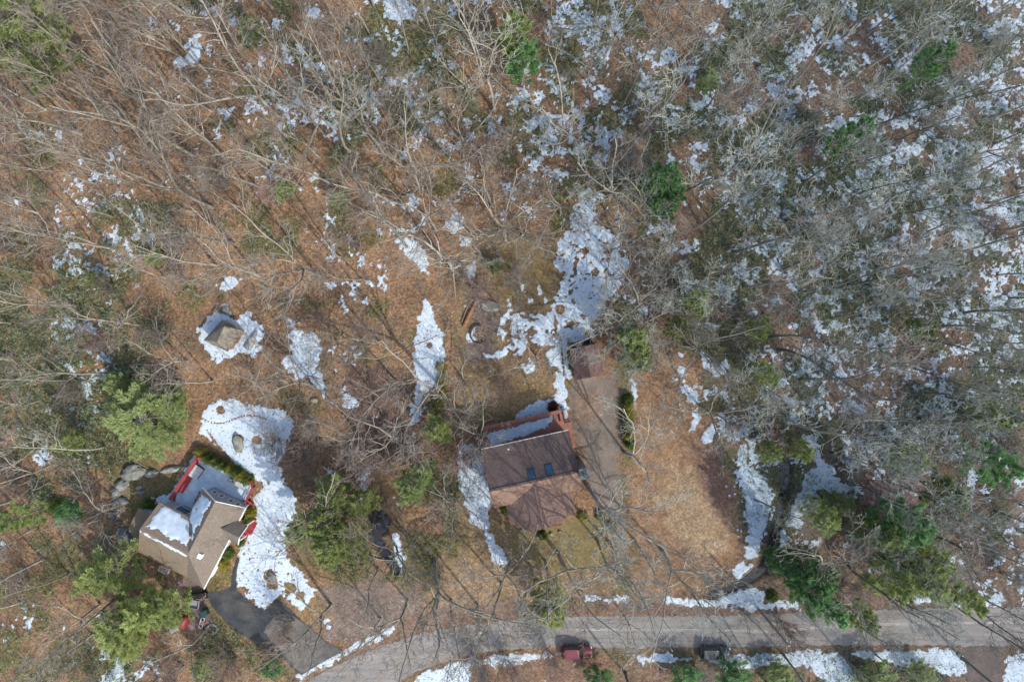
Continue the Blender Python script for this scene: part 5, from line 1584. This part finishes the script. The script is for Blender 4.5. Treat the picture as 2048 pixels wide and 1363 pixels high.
# deck
dpx = [(346,996),(399,915),(416,916),(505,962),(508,972),(493,1004),(400,984),(385,1022),(352,1006)]
zd2 = .7
m_ = MB(); m_.slab([P(x, y, zd2) for x, y in dpx], .15); dk2 = m_.build('deck', M_REDPAINT, h2)
from mathutils.geometry import tessellate_polygon


def poly_patch(px_poly, z, m, parent, name, seed, step=.14, th=.08, inset=3):
    xs = [p[0] for p in px_poly]; ys = [p[1] for p in px_poly]
    st = step / K
    X, Y = np.meshgrid(np.arange(min(xs), max(xs), st), np.arange(min(ys), max(ys), st))
    s = sdist(X, Y, px_poly) - inset + (vnoise(X, Y, 6, seed) - .5) * 4
    ins = s > 0; cell = ins[:-1, :-1] & ins[1:, :-1] & ins[:-1, 1:] & ins[1:, 1:]
    idx = -np.ones(X.shape, int); mb = MB()
    for j, i in zip(*np.nonzero(cell)):
        q = []
        for dj, di in ((0, 0), (0, 1), (1, 1), (1, 0)):
            a, b = j + dj, i + di
            if idx[a, b] < 0:
                idx[a, b] = len(mb.v); p = P(X[a, b], Y[a, b], z); hh = min(th, .02 + s[a, b] * .03) + .02 * math.sin(X[a, b] * .7) * math.cos(Y[a, b] * .9)
                mb.v.append((p.x, p.y, z + max(hh, .015)))
            q.append(idx[a, b])
        mb.f.append(tuple(q))
    return mb.build(name, m, parent, smooth=True)


poly_patch(dpx, zd2, M_SNOW, dk2, 'snow_cover', 41, inset=1.5)


def rail(parent, pts, z, m, h=.95, w=.22):
    mb = MB()
    for i in range(len(pts) - 1):
        a, b = P(*pts[i], z), P(*pts[i + 1], z)
        for zz, ww, hh in ((h, w, .07), (h * .66, .05, .12), (h * .36, .05, .12)):
            mb.bar(a + Vector((0, 0, zz)), b + Vector((0, 0, zz)), ww, hh)
        L = (b - a).length; n = max(1, int(L / 1.2))
        for k in range(n + 1):
            p = a.lerp(b, k / n); mb.obox(p, (1, 0, 0), (0, 1, 0), .1, .1, z - .3, z + h - .04)
    return mb.build('railing', m, parent)


rail(dk2, [(346,996),(399,915),(416,916)], zd2, M_REDPAINT, w=.5)
rail(dk2, [(505,960),(509,972),(494,1004)], zd2, M_REDPAINT, w=.2)
m_ = MB(); a, b = P(357, 978, zd2), P(392, 924, zd2); d = (b - a).normalized(); n_ = Vector((-d.y, d.x, 0)); n_ = n_ if n_.x > 0 else -n_
m_.slab([a + n_ * .35 + Vector((0, 0, .45)), b + n_ * .35 + Vector((0, 0, .45)), b + n_ * .95 + Vector((0, 0, .45)), a + n_ * .95 + Vector((0, 0, .45))], .08)
m_.slab([a + n_ * .45 + Vector((0, 0, .37)), b + n_ * .45 + Vector((0, 0, .37)), b + n_ * .5 + Vector((0, 0, .37)), a + n_ * .5 + Vector((0, 0, .37))], .37)
m_.build('bench', M_REDPAINT, dk2)
m_ = MB()
for k in range(5):
    p = P(502, 1004, .6 - k * .12); m_.obox(P(500 + k * 1.5, 1001 + k * 3, 0), (.9, -.45, 0), (.45, .9, 0), 1.3, .26, .55 - k * .13, .62 - k * .13)
m_.build('step', M_REDPAINT, dk2)

# spa and boxes on the deck
fr = Frame(P(395, 943, 1.0).xy, 55)
e = empty('spa', fr(0, 0, zd2), 'square grey covered spa on the snowy deck', 'spa')
m_ = MB(); box(m_, fr, -.9, .9, -.62, .62, zd2, zd2 + .75); m_.build('tub', M_DARKMETAL, e, bevel=.04)
m_ = MB(); box(m_, fr, -.95, .95, -.68, .68, zd2 + .76, zd2 + .86); m_.build('cover', M_PALE, e, bevel=.03)
for k, (x, y, sz, m, lab, nm, ct) in enumerate([(463, 958, .55, M_ROCKD, 'small dark covered grill by the deck hedge', 'grill', 'grill'), (480, 966, .8, M_PALE, 'pale covered box on the deck beside the hedge, the larger', 'storage_box', 'box'), (494, 969, .6, M_GREYWALL, 'small pale box in the right corner of the deck', 'storage_box', 'box')]):
    fr = Frame(P(x, y, .9).xy, -28); e = empty(nm, fr(0, 0, zd2), lab, ct)
    m_ = MB(); box(m_, fr, -sz / 2, sz / 2, -sz / 2.6, sz / 2.6, zd2 + .05, zd2 + .75); m_.build('body', m, e, bevel=.06)
    m_ = MB(); box(m_, fr, -sz / 2 - .04, sz / 2 + .04, -sz / 2.6 - .04, sz / 2.6 + .04, zd2 + .76, zd2 + .84); m_.build('lid', m, e, bevel=.03)
    if nm == 'grill':
        m_ = MB(); box(m_, fr, sz / 2, sz / 2 + .3, -.15, .15, zd2 + .6, zd2 + .65); m_.build('side_shelf', M_DARKMETAL, e)

# ================================================================== small hip roofed hut and upturned boat
HC = [P(444.5, 638.7, 2.2), P(483, 660, 2.2), P(455, 703, 2.2), P(407, 680, 2.2)]
c_ = sum(HC, Vector()) / 4
e = empty('hut', Vector((c_.x, c_.y, 0)), 'small old grey hip roofed hut ringed by snow in the left wood', 'hut')
ap = [P(449, 652, 3.5), P(434, 683, 3.5)]
m_ = MB()
m_.slab([HC[3], HC[0], ap[0], ap[1]], .1); m_.slab([HC[0], HC[1], ap[0] + Vector((0, 0, .002))], .1); m_.slab([HC[1], HC[2], ap[1], ap[0]], .1); m_.slab([HC[2], HC[3], ap[1] + Vector((0, 0, .002))], .1)
rh = m_.build('roof', M_SH_GREY, e)
m_ = MB()
ins = [c_ + (p - c_) * .86 for p in HC]
for i in range(4):
    a, b = ins[i], ins[(i + 1) % 4]; mid = (a + b) / 2; inn = (c_ - mid); inn.z = 0
    m_.slab([Vector((a.x, a.y, 0)), Vector((b.x, b.y, 0)), Vector((b.x, b.y, 2.15)), Vector((a.x, a.y, 2.15))], .08, inn.normalized())
wh = m_.build('wall', M_WOODTAN, e)
a, b = ins[1], ins[2]; mid = (a + b) / 2; al = (b - a).normalized(); ou = (mid - c_); ou.z = 0; ou.normalize()
m_ = MB(); q = mid + ou * .04; m_.slab([Vector((q.x, q.y, .05)) - al * .45, Vector((q.x, q.y, .05)) + al * .45, Vector((q.x, q.y, 1.95)) + al * .45, Vector((q.x, q.y, 1.95)) - al * .45], .05, ou); m_.build('door', M_BROWNWALL, e)
# boat
bo, st = P(513, 661, .3), P(493, 697, .3)
e = empty('rowboat', Vector(((bo.x + st.x) / 2, (bo.y + st.y) / 2, 0)), 'upturned grey rowboat on snow beside the grey hut', 'boat')
d = (st - bo); L = d.length; d.normalize(); s_ = Vector((-d.y, d.x, 0))
m_ = MB(); ns = 13; npf = 9
for i in range(ns):
    tt = i / (ns - 1); w = .62 * (math.sin(min(tt * 1.25, 1) * math.pi / 2) ** .75) * (1 - .12 * max(0, tt - .6)) + .02; hh = .52 - .1 * abs(tt - .5)
    for k in range(npf):
        a = math.pi * k / (npf - 1); p = bo + d * L * tt + s_ * math.cos(a) * w
        m_.v.append((p.x, p.y, .02 + math.sin(a) ** .7 * hh if 0 < k < npf - 1 else .02))
for i in range(ns - 1):
    for k in range(npf - 1): m_.f.append((i * npf + k, i * npf + k + 1, (i + 1) * npf + k + 1, (i + 1) * npf + k))
m_.f.append(tuple((ns - 1) * npf + k for k in range(npf)))
M_BOAT = plain('grey_boat_hull', (.27, .27, .26), .5)
m_.build('hull', M_BOAT, e, smooth=True)
m_ = MB(); m_.tube([bo + Vector((0, 0, -.1)), bo + d * L * .15 + Vector((0, 0, .22)), bo + d * L * .5 + Vector((0, 0, .28)), bo + d * L * .97 + Vector((0, 0, .22))], .03, 6); m_.build('keel', plain('pale_keel', (.4, .4, .38), .6), e)

# ================================================================== cars
M_TYRE = plain('tyre_rubber', (.02, .02, .02), .85)
M_RIM = plain('alloy_rim', (.45, .46, .47), .35, metal=.6)
M_CARGLASS = noisy('car_glass', (.015, .02, .022), (.03, .04, .045), 1, .06, spec=.9)
M_LAMP = plain('lamp_glass', (.7, .7, .66), .15)
M_TAIL = plain('tail_lamp', (.35, .01, .01), .2)


def car(c, deg, paint, label, L=4.6, Wd=1.84, H=1.66):
    fr = Frame(c, deg)
    e = empty('car', fr(0, 0, 0), label, 'car', 'cars parked on the road verge')
    # body rings along u (rear -L/2 to front L/2): u, half width, belly z, shoulder z
    S = [(-.5, .74, .45, .92), (-.47, .84, .32, .98), (-.36, .9, .26, 1.0), (-.1, .92, .24, .98), (.18, .92, .24, .96), (.30, .90, .25, .92), (.42, .84, .28, .84), (.48, .74, .36, .74), (.5, .62, .42, .66)]
    m_ = MB()
    for (a, w, zb_, zs) in S:
        u = a * L; w *= Wd / 1.84
        for (x, z) in ((-w * .86, zb_), (-w, zb_ + .2), (-w, zs - .12), (-w * .93, zs), (0, zs + .04), (w * .93, zs), (w, zs - .12), (w, zb_ + .2), (w * .86, zb_)):
            m_.v.append(tuple(fr(u, x, z)))
    n = 9
    for i in range(len(S) - 1):
        for k in range(n): m_.f.append((i * n + k, i * n + (k + 1) % n, (i + 1) * n + (k + 1) % n, (i + 1) * n + k))
    m_.f.append(tuple(range(n))); m_.f.append(tuple((len(S) - 1) * n + k for k in range(n)))
    body = m_.build('body', paint, e, smooth=True)
    body.data.shade_smooth()
    # cabin glass and roof
    base = [(-.46, .80, .95), (-.36, .83, .97), (.02, .84, .97), (.20, .80, .95)]
    top = [(-.40, .62, H - .05), (-.33, .66, H - .02), (-.02, .66, H - .02), (.055, .62, H - .07)]
    m_ = MB(); q = []
    for (a, w, z) in base: q.append((fr(a * L, -w, z), fr(a * L, w, z)))
    r = []
    for (a, w, z) in top: r.append((fr(a * L, -w, z), fr(a * L, w, z)))
    for i in range(3):
        m_.poly([q[i][0], q[i + 1][0], r[i + 1][0], r[i][0]]); m_.poly([q[i][1], q[i + 1][1], r[i + 1][1], r[i][1]])
    m_.poly([q[0][0], q[0][1], r[0][1], r[0][0]]); m_.poly([q[3][0], q[3][1], r[3][1], r[3][0]])
    for i in range(3): m_.poly([r[i][0], r[i + 1][0], r[i + 1][1], r[i][1]])
    m_.build('window', M_CARGLASS, e)
    m_ = MB(); m_.slab([fr(-.405 * L, -.64, H - .0), fr(-.33 * L, -.69, H + .02), fr(-.02 * L, -.69, H + .02), fr(.06 * L, -.63, H - .03), fr(.06 * L, .63, H - .03), fr(-.02 * L, .69, H + .02), fr(-.33 * L, .69, H + .02), fr(-.405 * L, .64, H)], .05)
    for s in (-1, 1):
        for (a, b) in ((0, 0), (2, 2), (3, 3)): m_.bar(q[a][(s + 1) // 2] , r[b][(s + 1) // 2], .09, .05)
    m_.build('roof', paint, e, bevel=.02)
    for a in (-.31, .31):
        for s in (-1, 1):
            u, w = a * L, s * (Wd / 2 - .1)
            m_ = MB(); m_.tube([fr(u, w - .11, .34), fr(u, w - .10, .34), fr(u, w + .10, .34), fr(u, w + .11, .34)], [.28, .34, .34, .28], 20); wh_ = m_.build('wheel', M_TYRE, e)
            m_ = MB(); m_.tube([fr(u, w + s * .06, .34), fr(u, w + s * .118, .34)], [.22, .2], 14); m_.build('rim', M_RIM, wh_)
    for s in (-1, 1):
        m_ = MB(); m_.slab([fr(.485 * L, s * .5, .78), fr(.455 * L, s * .78, .82), fr(.43 * L, s * .84, .84), fr(.46 * L, s * .5, .86)], .12); m_.build('headlight', M_LAMP, e)
        m_ = MB(); m_.slab([fr(-.495 * L, s * .55, 1.0), fr(-.485 * L, s * .82, 1.0), fr(-.46 * L, s * .84, 1.01), fr(-.47 * L, s * .55, 1.01)], .25); m_.build('tail_light', M_TAIL, e)
        m_ = MB(); m_.slab([fr(.13 * L, s * .92, 1.12), fr(.13 * L, s * 1.08, 1.12), fr(.165 * L, s * 1.06, 1.12), fr(.165 * L, s * .92, 1.12)], .16); m_.build('mirror', paint, e)
    return e


def carpaint(name, c):
    m, nt, b = nmat(name); b.inputs['Base Color'].default_value = (*c, 1); b.inputs['Roughness'].default_value = .3; b.inputs['Coat Weight'].default_value = .8; b.inputs['Metallic'].default_value = .2
    n1 = nt.nodes.new('ShaderNodeTexNoise'); n1.inputs['Scale'].default_value = 2.0; geo = nt.nodes.new('ShaderNodeNewGeometry'); nt.links.new(geo.outputs['Position'], n1.inputs['Vector'])
    r = nt.nodes.new('ShaderNodeMapRange'); r.inputs['To Min'].default_value = .25; r.inputs['To Max'].default_value = .5; nt.links.new(n1.outputs['Fac'], r.inputs['Value']); nt.links.new(r.outputs[0], b.inputs['Roughness'])
    return m


car(P(1153, 1300, .3).xy, 0.5, carpaint('dark_red_car_paint', (.14, .008, .014)), 'dark red car parked on the verge below the road')
car(P(1429, 1302, .3).xy, -0.6, carpaint('black_green_car_paint', (.018, .035, .035)), 'black green car parked on the snowy verge below the road', L=4.5, H=1.5)

# ================================================================== utility poles and wires
M_POLE = noisy('grey_pole_wood', (.30, .28, .25), (.22, .20, .18), 3, .85)


def pole(x, y, tx, ty, label, with_can=False):
    foot = P(x, y, 0)
    h = 11.0
    top = P(tx, ty, h)
    ln = Vector((top.x - foot.x, top.y - foot.y, 0))
    if ln.length > .5: ln *= .5 / ln.length
    top = foot + ln + Vector((0, 0, h))
    e = empty('utility_pole', foot, label, 'utility pole', 'wooden utility poles along the road')
    m_ = MB(); m_.tube([foot - Vector((0, 0, .5)), foot.lerp(top, .5), top], [.19, .165, .13], 12); m_.build('pole', M_POLE, e)
    ca = foot.lerp(top, .93)
    m_ = MB(); m_.bar(ca + Vector((.0, -1.1, 0)), ca + Vector((0, 1.1, 0)), .11, .13); arm = m_.build('crossarm', M_POLE, e)
    for k in (-1.0, -.45, .45, 1.0):
        m_ = MB(); m_.tube([ca + Vector((0, k, .05)), ca + Vector((0, k, .12)), ca + Vector((0, k, .22))], [.05, .07, .03], 8); m_.build('insulator', M_WHITE, arm)
    if with_can:
        c = foot.lerp(top, .82) + Vector((.33, -.15, 0)); m_ = MB(); m_.tube([c - Vector((0, 0, .45)), c - Vector((0, 0, .4)), c + Vector((0, 0, .4)), c + Vector((0, 0, .45))], [.18, .24, .24, .16], 14); m_.build('transformer', M_GREYWALL, e)
    return ca


a1 = pole(1517, 1217, 1578, 1302, 'grey utility pole leaning over the road from the snowy verge, right half')
a2 = pole(955, 1210, 960, 1268, 'dark utility pole with a grey transformer at the road edge, left half', True)
M_WIRE = plain('wire', (.05, .05, .05), .6)
left_end = P(330, 1420, 10); right_end = P(2350, 1300, 10)
for k, nth in ((-1.0, 'lowest'), (-.45, 'third'), (.45, 'second'), (1.0, 'uppermost')):
    for a, b, nm in ((a1, a2, 'between the two utility poles'), (a2, left_end, 'running left from the dark utility pole'), (a1, right_end, 'running right from the grey utility pole')):
        pts = []
        for i in range(13):
            tt = i / 12; p = a.lerp(b, tt); p.z += -1.1 * 4 * tt * (1 - tt) + .24; p.y += k; pts.append(p)
        m_ = MB(); m_.tube(pts, .011, 4, cap=False); o = m_.build('power_wire', M_WIRE)
        tag(o, f'thin black overhead wire {nm}, {nth}', 'wire', 'overhead wires ' + nm)
m_ = MB(); b = P(1563, 1450, 6); pts = [a1.lerp(b, i / 8) - Vector((0, 0, .6 * 4 * (i / 8) * (1 - i / 8))) for i in range(9)]; m_.tube(pts, .014, 4, cap=False)
tag(m_.build('service_wire', M_WIRE), 'thin wire dropping off the bottom edge from the grey utility pole', 'wire')

# ================================================================== small things
def rock(x, y, rx, ry, rz, deg, m, label, seed, name='boulder', group=None, bury=.3):
    import bmesh
    bm = bmesh.new(); bmesh.ops.create_icosphere(bm, subdivisions=4, radius=1)
    for v in bm.verts:
        n = v.co.normalized(); k = 1 + .30 * mnoise.noise(n * 1.3 + Vector((seed, 0, 0))) + .14 * mnoise.noise(n * 3.1 + Vector((0, seed, 0))) + .04 * mnoise.noise(n * 9)
        v.co = Vector((n.x * rx * k, n.y * ry * k, n.z * rz * k))
    me = bpy.data.meshes.new(name); bm.to_mesh(me); bm.free(); me.shade_smooth(); me.materials.append(m)
    w = P(x, y, 0); o = bpy.data.objects.new(name, me); COL.objects.link(o); o.location = (w.x, w.y, gz(w.x, w.y) + rz * (1 - bury) - rz * .4); o.rotation_euler = (0, 0, R(deg))
    return tag(o, label, 'rock', group)


RK = [
 (268,945,1.7,1.2,.8,15,'L','large grey ledge boulder above the tan roofed house, largest of the row'),(305,946,1.0,.6,.5,10,'L','grey rock right of the large ledge boulder'),
 (345,938,1.6,.5,.4,8,'L','long flat rock at the right end of the ledge row'),(245,968,1.0,.8,.5,30,'L','grey rock at the lower left of the ledge row'),
 (232,985,.7,.9,.5,0,'L','small grey rock at the lower end of the ledge row'),(243,1001,1.1,.6,.6,5,'D','dark bluish rock left of the lawn pocket by the house'),
 (283,984,.5,.4,.35,0,'D','small dark rock on the brown grass pocket'),(279,974,.5,.35,.3,20,'L','small pale rock on the brown grass pocket'),
 (258,1072,1.6,.9,.9,-35,'D','big dark boulder at the left corner of the tan roofed house'),(243,1062,.9,.5,.4,10,'L','flat rock touching the big dark boulder'),
 (276,1080,.4,.4,.4,0,'L','small rounded pale rock beside the big dark boulder'),(272,1095,.5,.4,.35,0,'L','small rock under the annex roof corner'),
 (476,886,.8,1.5,.4,15,'L','flat mossy rock in the snowy back yard'),(978,612,1.5,.75,.5,-10,'L','pale flat boulder at the top of the bare earth play area'),
 (455,622,.8,.6,.4,-30,'D','dark mossy rock in the snow above the grey hut'),(628,800,.5,.4,.3,0,'L','small pale rock by the left snow patches'),
 (545,1155,.6,.9,.4,20,'D','dark leafy mound in the sunlit snow'),(225,1030,.4,.7,.35,0,'D','narrow dark rock on the slope left of the house'),
 (350,1000,.3,.3,.2,0,'D','tiny rock beside the deck'),(1120,1062,.3,.2,.2,0,'L','small white stone under the front balcony, rightmost'),
 (1102,1066,.3,.22,.25,0,'L','small white stone under the front balcony, middle'),(1075,1073,.3,.2,.2,0,'L','small white stone under the front balcony, left of the middle one'),
 (1047,1058,.5,.35,.3,0,'L','pale rock at the left end of the front balcony'),
]
for i, (x, y, rx, ry, rz, dg, c, lab) in enumerate(RK):
    rock(x, y, rx, ry, rz, dg, M_ROCK if c == 'L' else M_ROCKD, lab, i * 1.37 + 2)
for i in range(15):
    a = i / 15 * 6.28; rock(425 + 11 * math.cos(a), 1256 + 9 * math.sin(a), .22, .17, .16, i * 40, M_ROCK, 'small grey stone in the ring beside the dark driveway', 60 + i, 'ring_stone', 'stones of the ring beside the driveway')
rr = random.Random(4)
for i in range(13):
    t_ = i / 12; rock(228 + 6 * math.sin(i) + 40 * t_, 1000 + 95 * t_ + rr.uniform(-4, 4), rr.uniform(.2, .4), rr.uniform(.2, .35), .25, i * 37, [M_ROCK, M_ROCKD][i % 2], 'low stone in the rough border left of the tan roofed house', 90 + i, 'border_stone', 'stones of the rough border by the house')


def log(pts, r, m, label, name='fallen_log', z=.0):
    mb = MB(); q = []
    for x, y in pts:
        w = P(x, y, 0); w.z = gz(w.x, w.y) + r * .8 + z; q.append(w)
    mb.tube(q, np.linspace(r, r * .55, len(q)), 9)
    return tag(mb.build(name, m, smooth=False), label, 'log')


log([(928,652),(938,630),(950,607),(957,590)], .32, noisy('split_reddish_wood', (.33, .15, .07), (.14, .08, .05), 3, .9, c3=(.4, .25, .14), s3=6, amt3=.8), 'split reddish log at the left of the bare earth play area')
log([(923,645),(931,622),(940,604)], .14, M_DEAD, 'thin dark log lying left of the split reddish log')
log([(783,707),(815,696),(850,682),(880,669)], .10, M_WOODTAN, 'long thin fallen trunk across the snow strip')
log([(790,715),(812,700),(822,696)], .09, M_WOODTAN, 'short pale fallen branch at the left end of the fallen trunk')
log([(735,1110),(760,1118),(790,1122)], .14, M_BARK, 'grey log lying over the stream')
log([(1655,912),(1690,896),(1722,886),(1755,872)], .16, M_BARK, 'dark fallen trunk over the right snow, upper of two')
log([(1660,930),(1700,912),(1730,900)], .12, M_BARK, 'dark fallen trunk over the right snow, lower of two')
log([(1893,656),(1950,664),(2060,668)], .13, noisy('orange_bark', (.36, .2, .13), (.25, .15, .1), 2, .8), 'pinkish fallen stem beside the long straight trunk at the right edge')
log([(2016,815),(2040,819),(2060,824)], .2, noisy('raw_orange_wood', (.42, .22, .1), (.3, .16, .08), 2, .8), 'orange broken log at the right edge')
log([(268,920),(290,932),(300,936)], .1, M_WOODTAN, 'pale stick on the leaves above the ledge boulders')
log([(300,552),(335,575),(350,590)], .1, M_BARK, 'thin fallen stem in the left wood')
log([(1960,590),(1962,650),(1972,735)], .13, M_BARK, 'dark fallen stem lying down the snow near the right edge')

# long pale tank box at the deck corner
fr = Frame(P(1130.5, 829, .5).xy, 100)
e = empty('oil_tank', fr(0, 0, 0), 'long pale tank at the upper right corner of the red deck', 'tank')
m_ = MB(); m_.tube([fr(-.78, 0, .75), fr(-.72, 0, .75), fr(.72, 0, .75), fr(.78, 0, .75)], [.22, .36, .36, .22], 16); m_.build('tank', M_PALE, e, smooth=False)
m_ = MB()
for s in (-.5, .5): box(m_, fr, s - .05, s + .05, -.25, .25, 0, .45)
m_.build('leg', M_DARKMETAL, e)
# fire ring with snow crescent
fr = Frame(P(957, 668, 0).xy, 0)
e = empty('garden_bed', fr(0, 0, 0), 'round leaf filled bed with a dark rim on the play area', 'garden bed')
m_ = MB(); ring = [fr(1.15 * math.cos(a), 1.3 * math.sin(a), .14) for a in np.linspace(1.3, 5.4, 26)]; m_.tube(ring, .11, 6); m_.build('rim', plain('dark_edging', (.04, .04, .045), .7), e)
m_ = MB()
for k in range(60):
    a = rr.uniform(0, 6.28); d_ = rr.uniform(0, 1) ** .5; p = fr(1.0 * d_ * math.cos(a), 1.1 * d_ * math.sin(a), .08 + .25 * (1 - d_)); m_.bar(p, p + Vector((rr.uniform(-.3, .3), rr.uniform(-.3, .3), rr.uniform(0, .12))), .05, .02)
m_.build('brush_heap', M_WOODTAN, e)

# things at the parking place of the tan roofed house
fr = Frame(P(394, 1191, .5).xy, 6)
e = empty('firewood_stack', fr(0, 0, 0), 'black covered stack left of the dark driveway top', 'firewood')
m_ = MB()
for i in range(11):
    for k in range(4): m_.tube([fr(-1.45 + i * .28, -.38, .14 + k * .22), fr(-1.45 + i * .28, .38, .14 + k * .22)], .11, 7)
m_.build('log', M_WOODTAN, e)
m_ = MB(); n0 = len(m_.v); nu, nv = 15, 6
for i in range(nu):
    for j in range(nv):
        m_.v.append(tuple(fr(-1.6 + 3.2 * i / (nu - 1), -.5 + 1.0 * j / (nv - 1), (1.0 if 0 < j < nv - 1 and 0 < i < nu - 1 else .45) + .07 * math.sin(i * 1.9 + j * 2.3))))
for i in range(nu - 1):
    for j in range(nv - 1): m_.f.append((i * nv + j, (i + 1) * nv + j, (i + 1) * nv + j + 1, i * nv + j + 1))
m_.build('tarp', plain('black_tarp', (.015, .015, .018), .45, var=.4), e)
fr = Frame(P(388, 1206, .5).xy, -8)
e = empty('trailer', fr(0, 0, 0), 'small grey utility trailer below the black covered stack', 'trailer')
m_ = MB(); box(m_, fr, -1.1, .8, -.6, .6, .5, .56)
for a in ((-1.1, .8, -.62, -.57), (-1.1, .8, .57, .62), (-1.12, -1.07, -.57, .57), (.78, .82, -.57, .57)): box(m_, fr, a[0], a[1], a[2], a[3], .56, .9)
m_.build('bed', plain('dull_aluminium', (.33, .33, .34), .5, metal=.3), e)
m_ = MB(); m_.bar(fr(.8, -.4, .5), fr(1.75, 0, .5), .07, .07); m_.bar(fr(.8, .4, .5), fr(1.75, 0, .5), .07, .07); m_.build('drawbar', M_DARKMETAL, e)
for s in (-1, 1):
    m_ = MB(); m_.tube([fr(-.2, s * .72 - .08, .3), fr(-.2, s * .72 + .08, .3)], .3, 16); w_ = m_.build('wheel', M_TYRE, e); m_ = MB(); m_.tube([fr(-.2, s * .81, .3), fr(-.2, s * .82, .3)], .15, 10); m_.build('rim', M_RIM, w_)
fr = Frame(P(409, 1225, .5).xy, 25)
e = empty('bin', fr(0, 0, 0), 'dark green lidded bin at the left edge of the dark driveway', 'bin')
m_ = MB(); m_.slab([fr(-.55, -.38, .85), fr(.55, -.38, .85), fr(.55, .38, .85), fr(-.55, .38, .85)], .85); m_.build('body', plain('dark_green_plastic', (.02, .05, .04), .5), e, bevel=.05)
m_ = MB(); m_.slab([fr(-.6, -.43, .93), fr(.6, -.43, .93), fr(.6, .43, .93), fr(-.6, .43, .93)], .06); m_.build('lid', plain('dark_green_lid', (.025, .06, .05), .4), e, bevel=.02)
fr = Frame(P(404, 1244, .3).xy, 72)
e = empty('barrow_frame', fr(0, 0, 0), 'white tubular frame with a faded pink pad beside the stone ring', 'frame')
m_ = MB()
for a, b in (((-.75, -.25), (.75, -.25)), ((.75, -.25), (.75, .25)), ((.75, .25), (-.75, .25)), ((-.75, .25), (-.75, -.25)), ((-.25, -.25), (-.25, .25)), ((.25, -.25), (.25, .25))): m_.tube([fr(*a, .45), fr(*b, .45)], .045, 6)
m_.build('frame', M_WHITE, e)
m_ = MB()
for a in ((-.7, -.25), (.7, -.25), (-.7, .25), (.7, .25)): m_.tube([fr(*a, 0), fr(*a, .45)], .03, 6)
m_.build('leg', M_WHITE, e)
m_ = MB(); m_.slab([fr(-.2, -.6, .5), fr(.2, -.6, .5), fr(.2, .1, .5), fr(-.2, .1, .5)], .06); m_.build('pad', plain('faded_pink_pad', (.5, .2, .18), .7), e, bevel=.02)
fr = Frame(P(364, 1243, .6).xy, -20)
e = empty('covered_heap', fr(0, 0, 0), 'heap under a dark red tarp half hidden by olive pines', 'heap')
m_ = MB(); nu, nv = 12, 14
for i in range(nu):
    for j in range(nv):
        a, b = i / (nu - 1) * 2 - 1, j / (nv - 1) * 2 - 1
        m_.v.append(tuple(fr(a * .95, b * 1.3, max(.05, 1.15 * (1 - abs(a) ** 3) * (1 - abs(b) ** 4)) + .06 * math.sin(i * 2.1 + j * 1.7))))
for i in range(nu - 1):
    for j in range(nv - 1): m_.f.append((i * nv + j, (i + 1) * nv + j, (i + 1) * nv + j + 1, i * nv + j + 1))
m_.build('tarp', plain('dark_red_tarp', (.16, .02, .02), .55, var=.35), e, smooth=True)
m_ = MB()
for k in range(6): m_.tube([fr(-.6 + .2 * k, -1.0, .2), fr(-.6 + .2 * k, 1.0, .2)], .1, 6)
m_.build('log', M_DEAD, e)
fr = Frame(P(338, 1245, .4).xy, -62)
e = empty('lumber_stack', fr(0, 0, 0), 'stack of grey boards left of the red covered heap', 'lumber')
for k in range(5):
    m_ = MB(); box(m_, fr, -1.6, 1.6, -.6 + k * .25, -.38 + k * .25, .1, .16); m_.build('board', M_GREYWALL, e)
m_ = MB()
for s in (-1.1, 1.1): box(m_, fr, s - .06, s + .06, -.6, .65, 0, .098)
m_.build('bearer', M_WOODTAN, e)
fr = Frame(P(328, 1139, .3).xy, -22)
e = empty('planter_box', fr(0, 0, 0), 'small pinkish box with pale rim at the lower wall of the tan roofed house', 'box')
m_ = MB()
for a in ((-.75, .75, -.4, -.33), (-.75, .75, .33, .4), (-.75, -.68, -.33, .33), (.68, .75, -.33, .33)): box(m_, fr, a[0], a[1], a[2], a[3], 0, .45)
m_.build('rim', M_WHITE, e)
m_ = MB(); box(m_, fr, -.68, .68, -.33, .33, 0, .36); m_.build('fill', plain('pinkish_fill', (.45, .25, .18), .8), e)
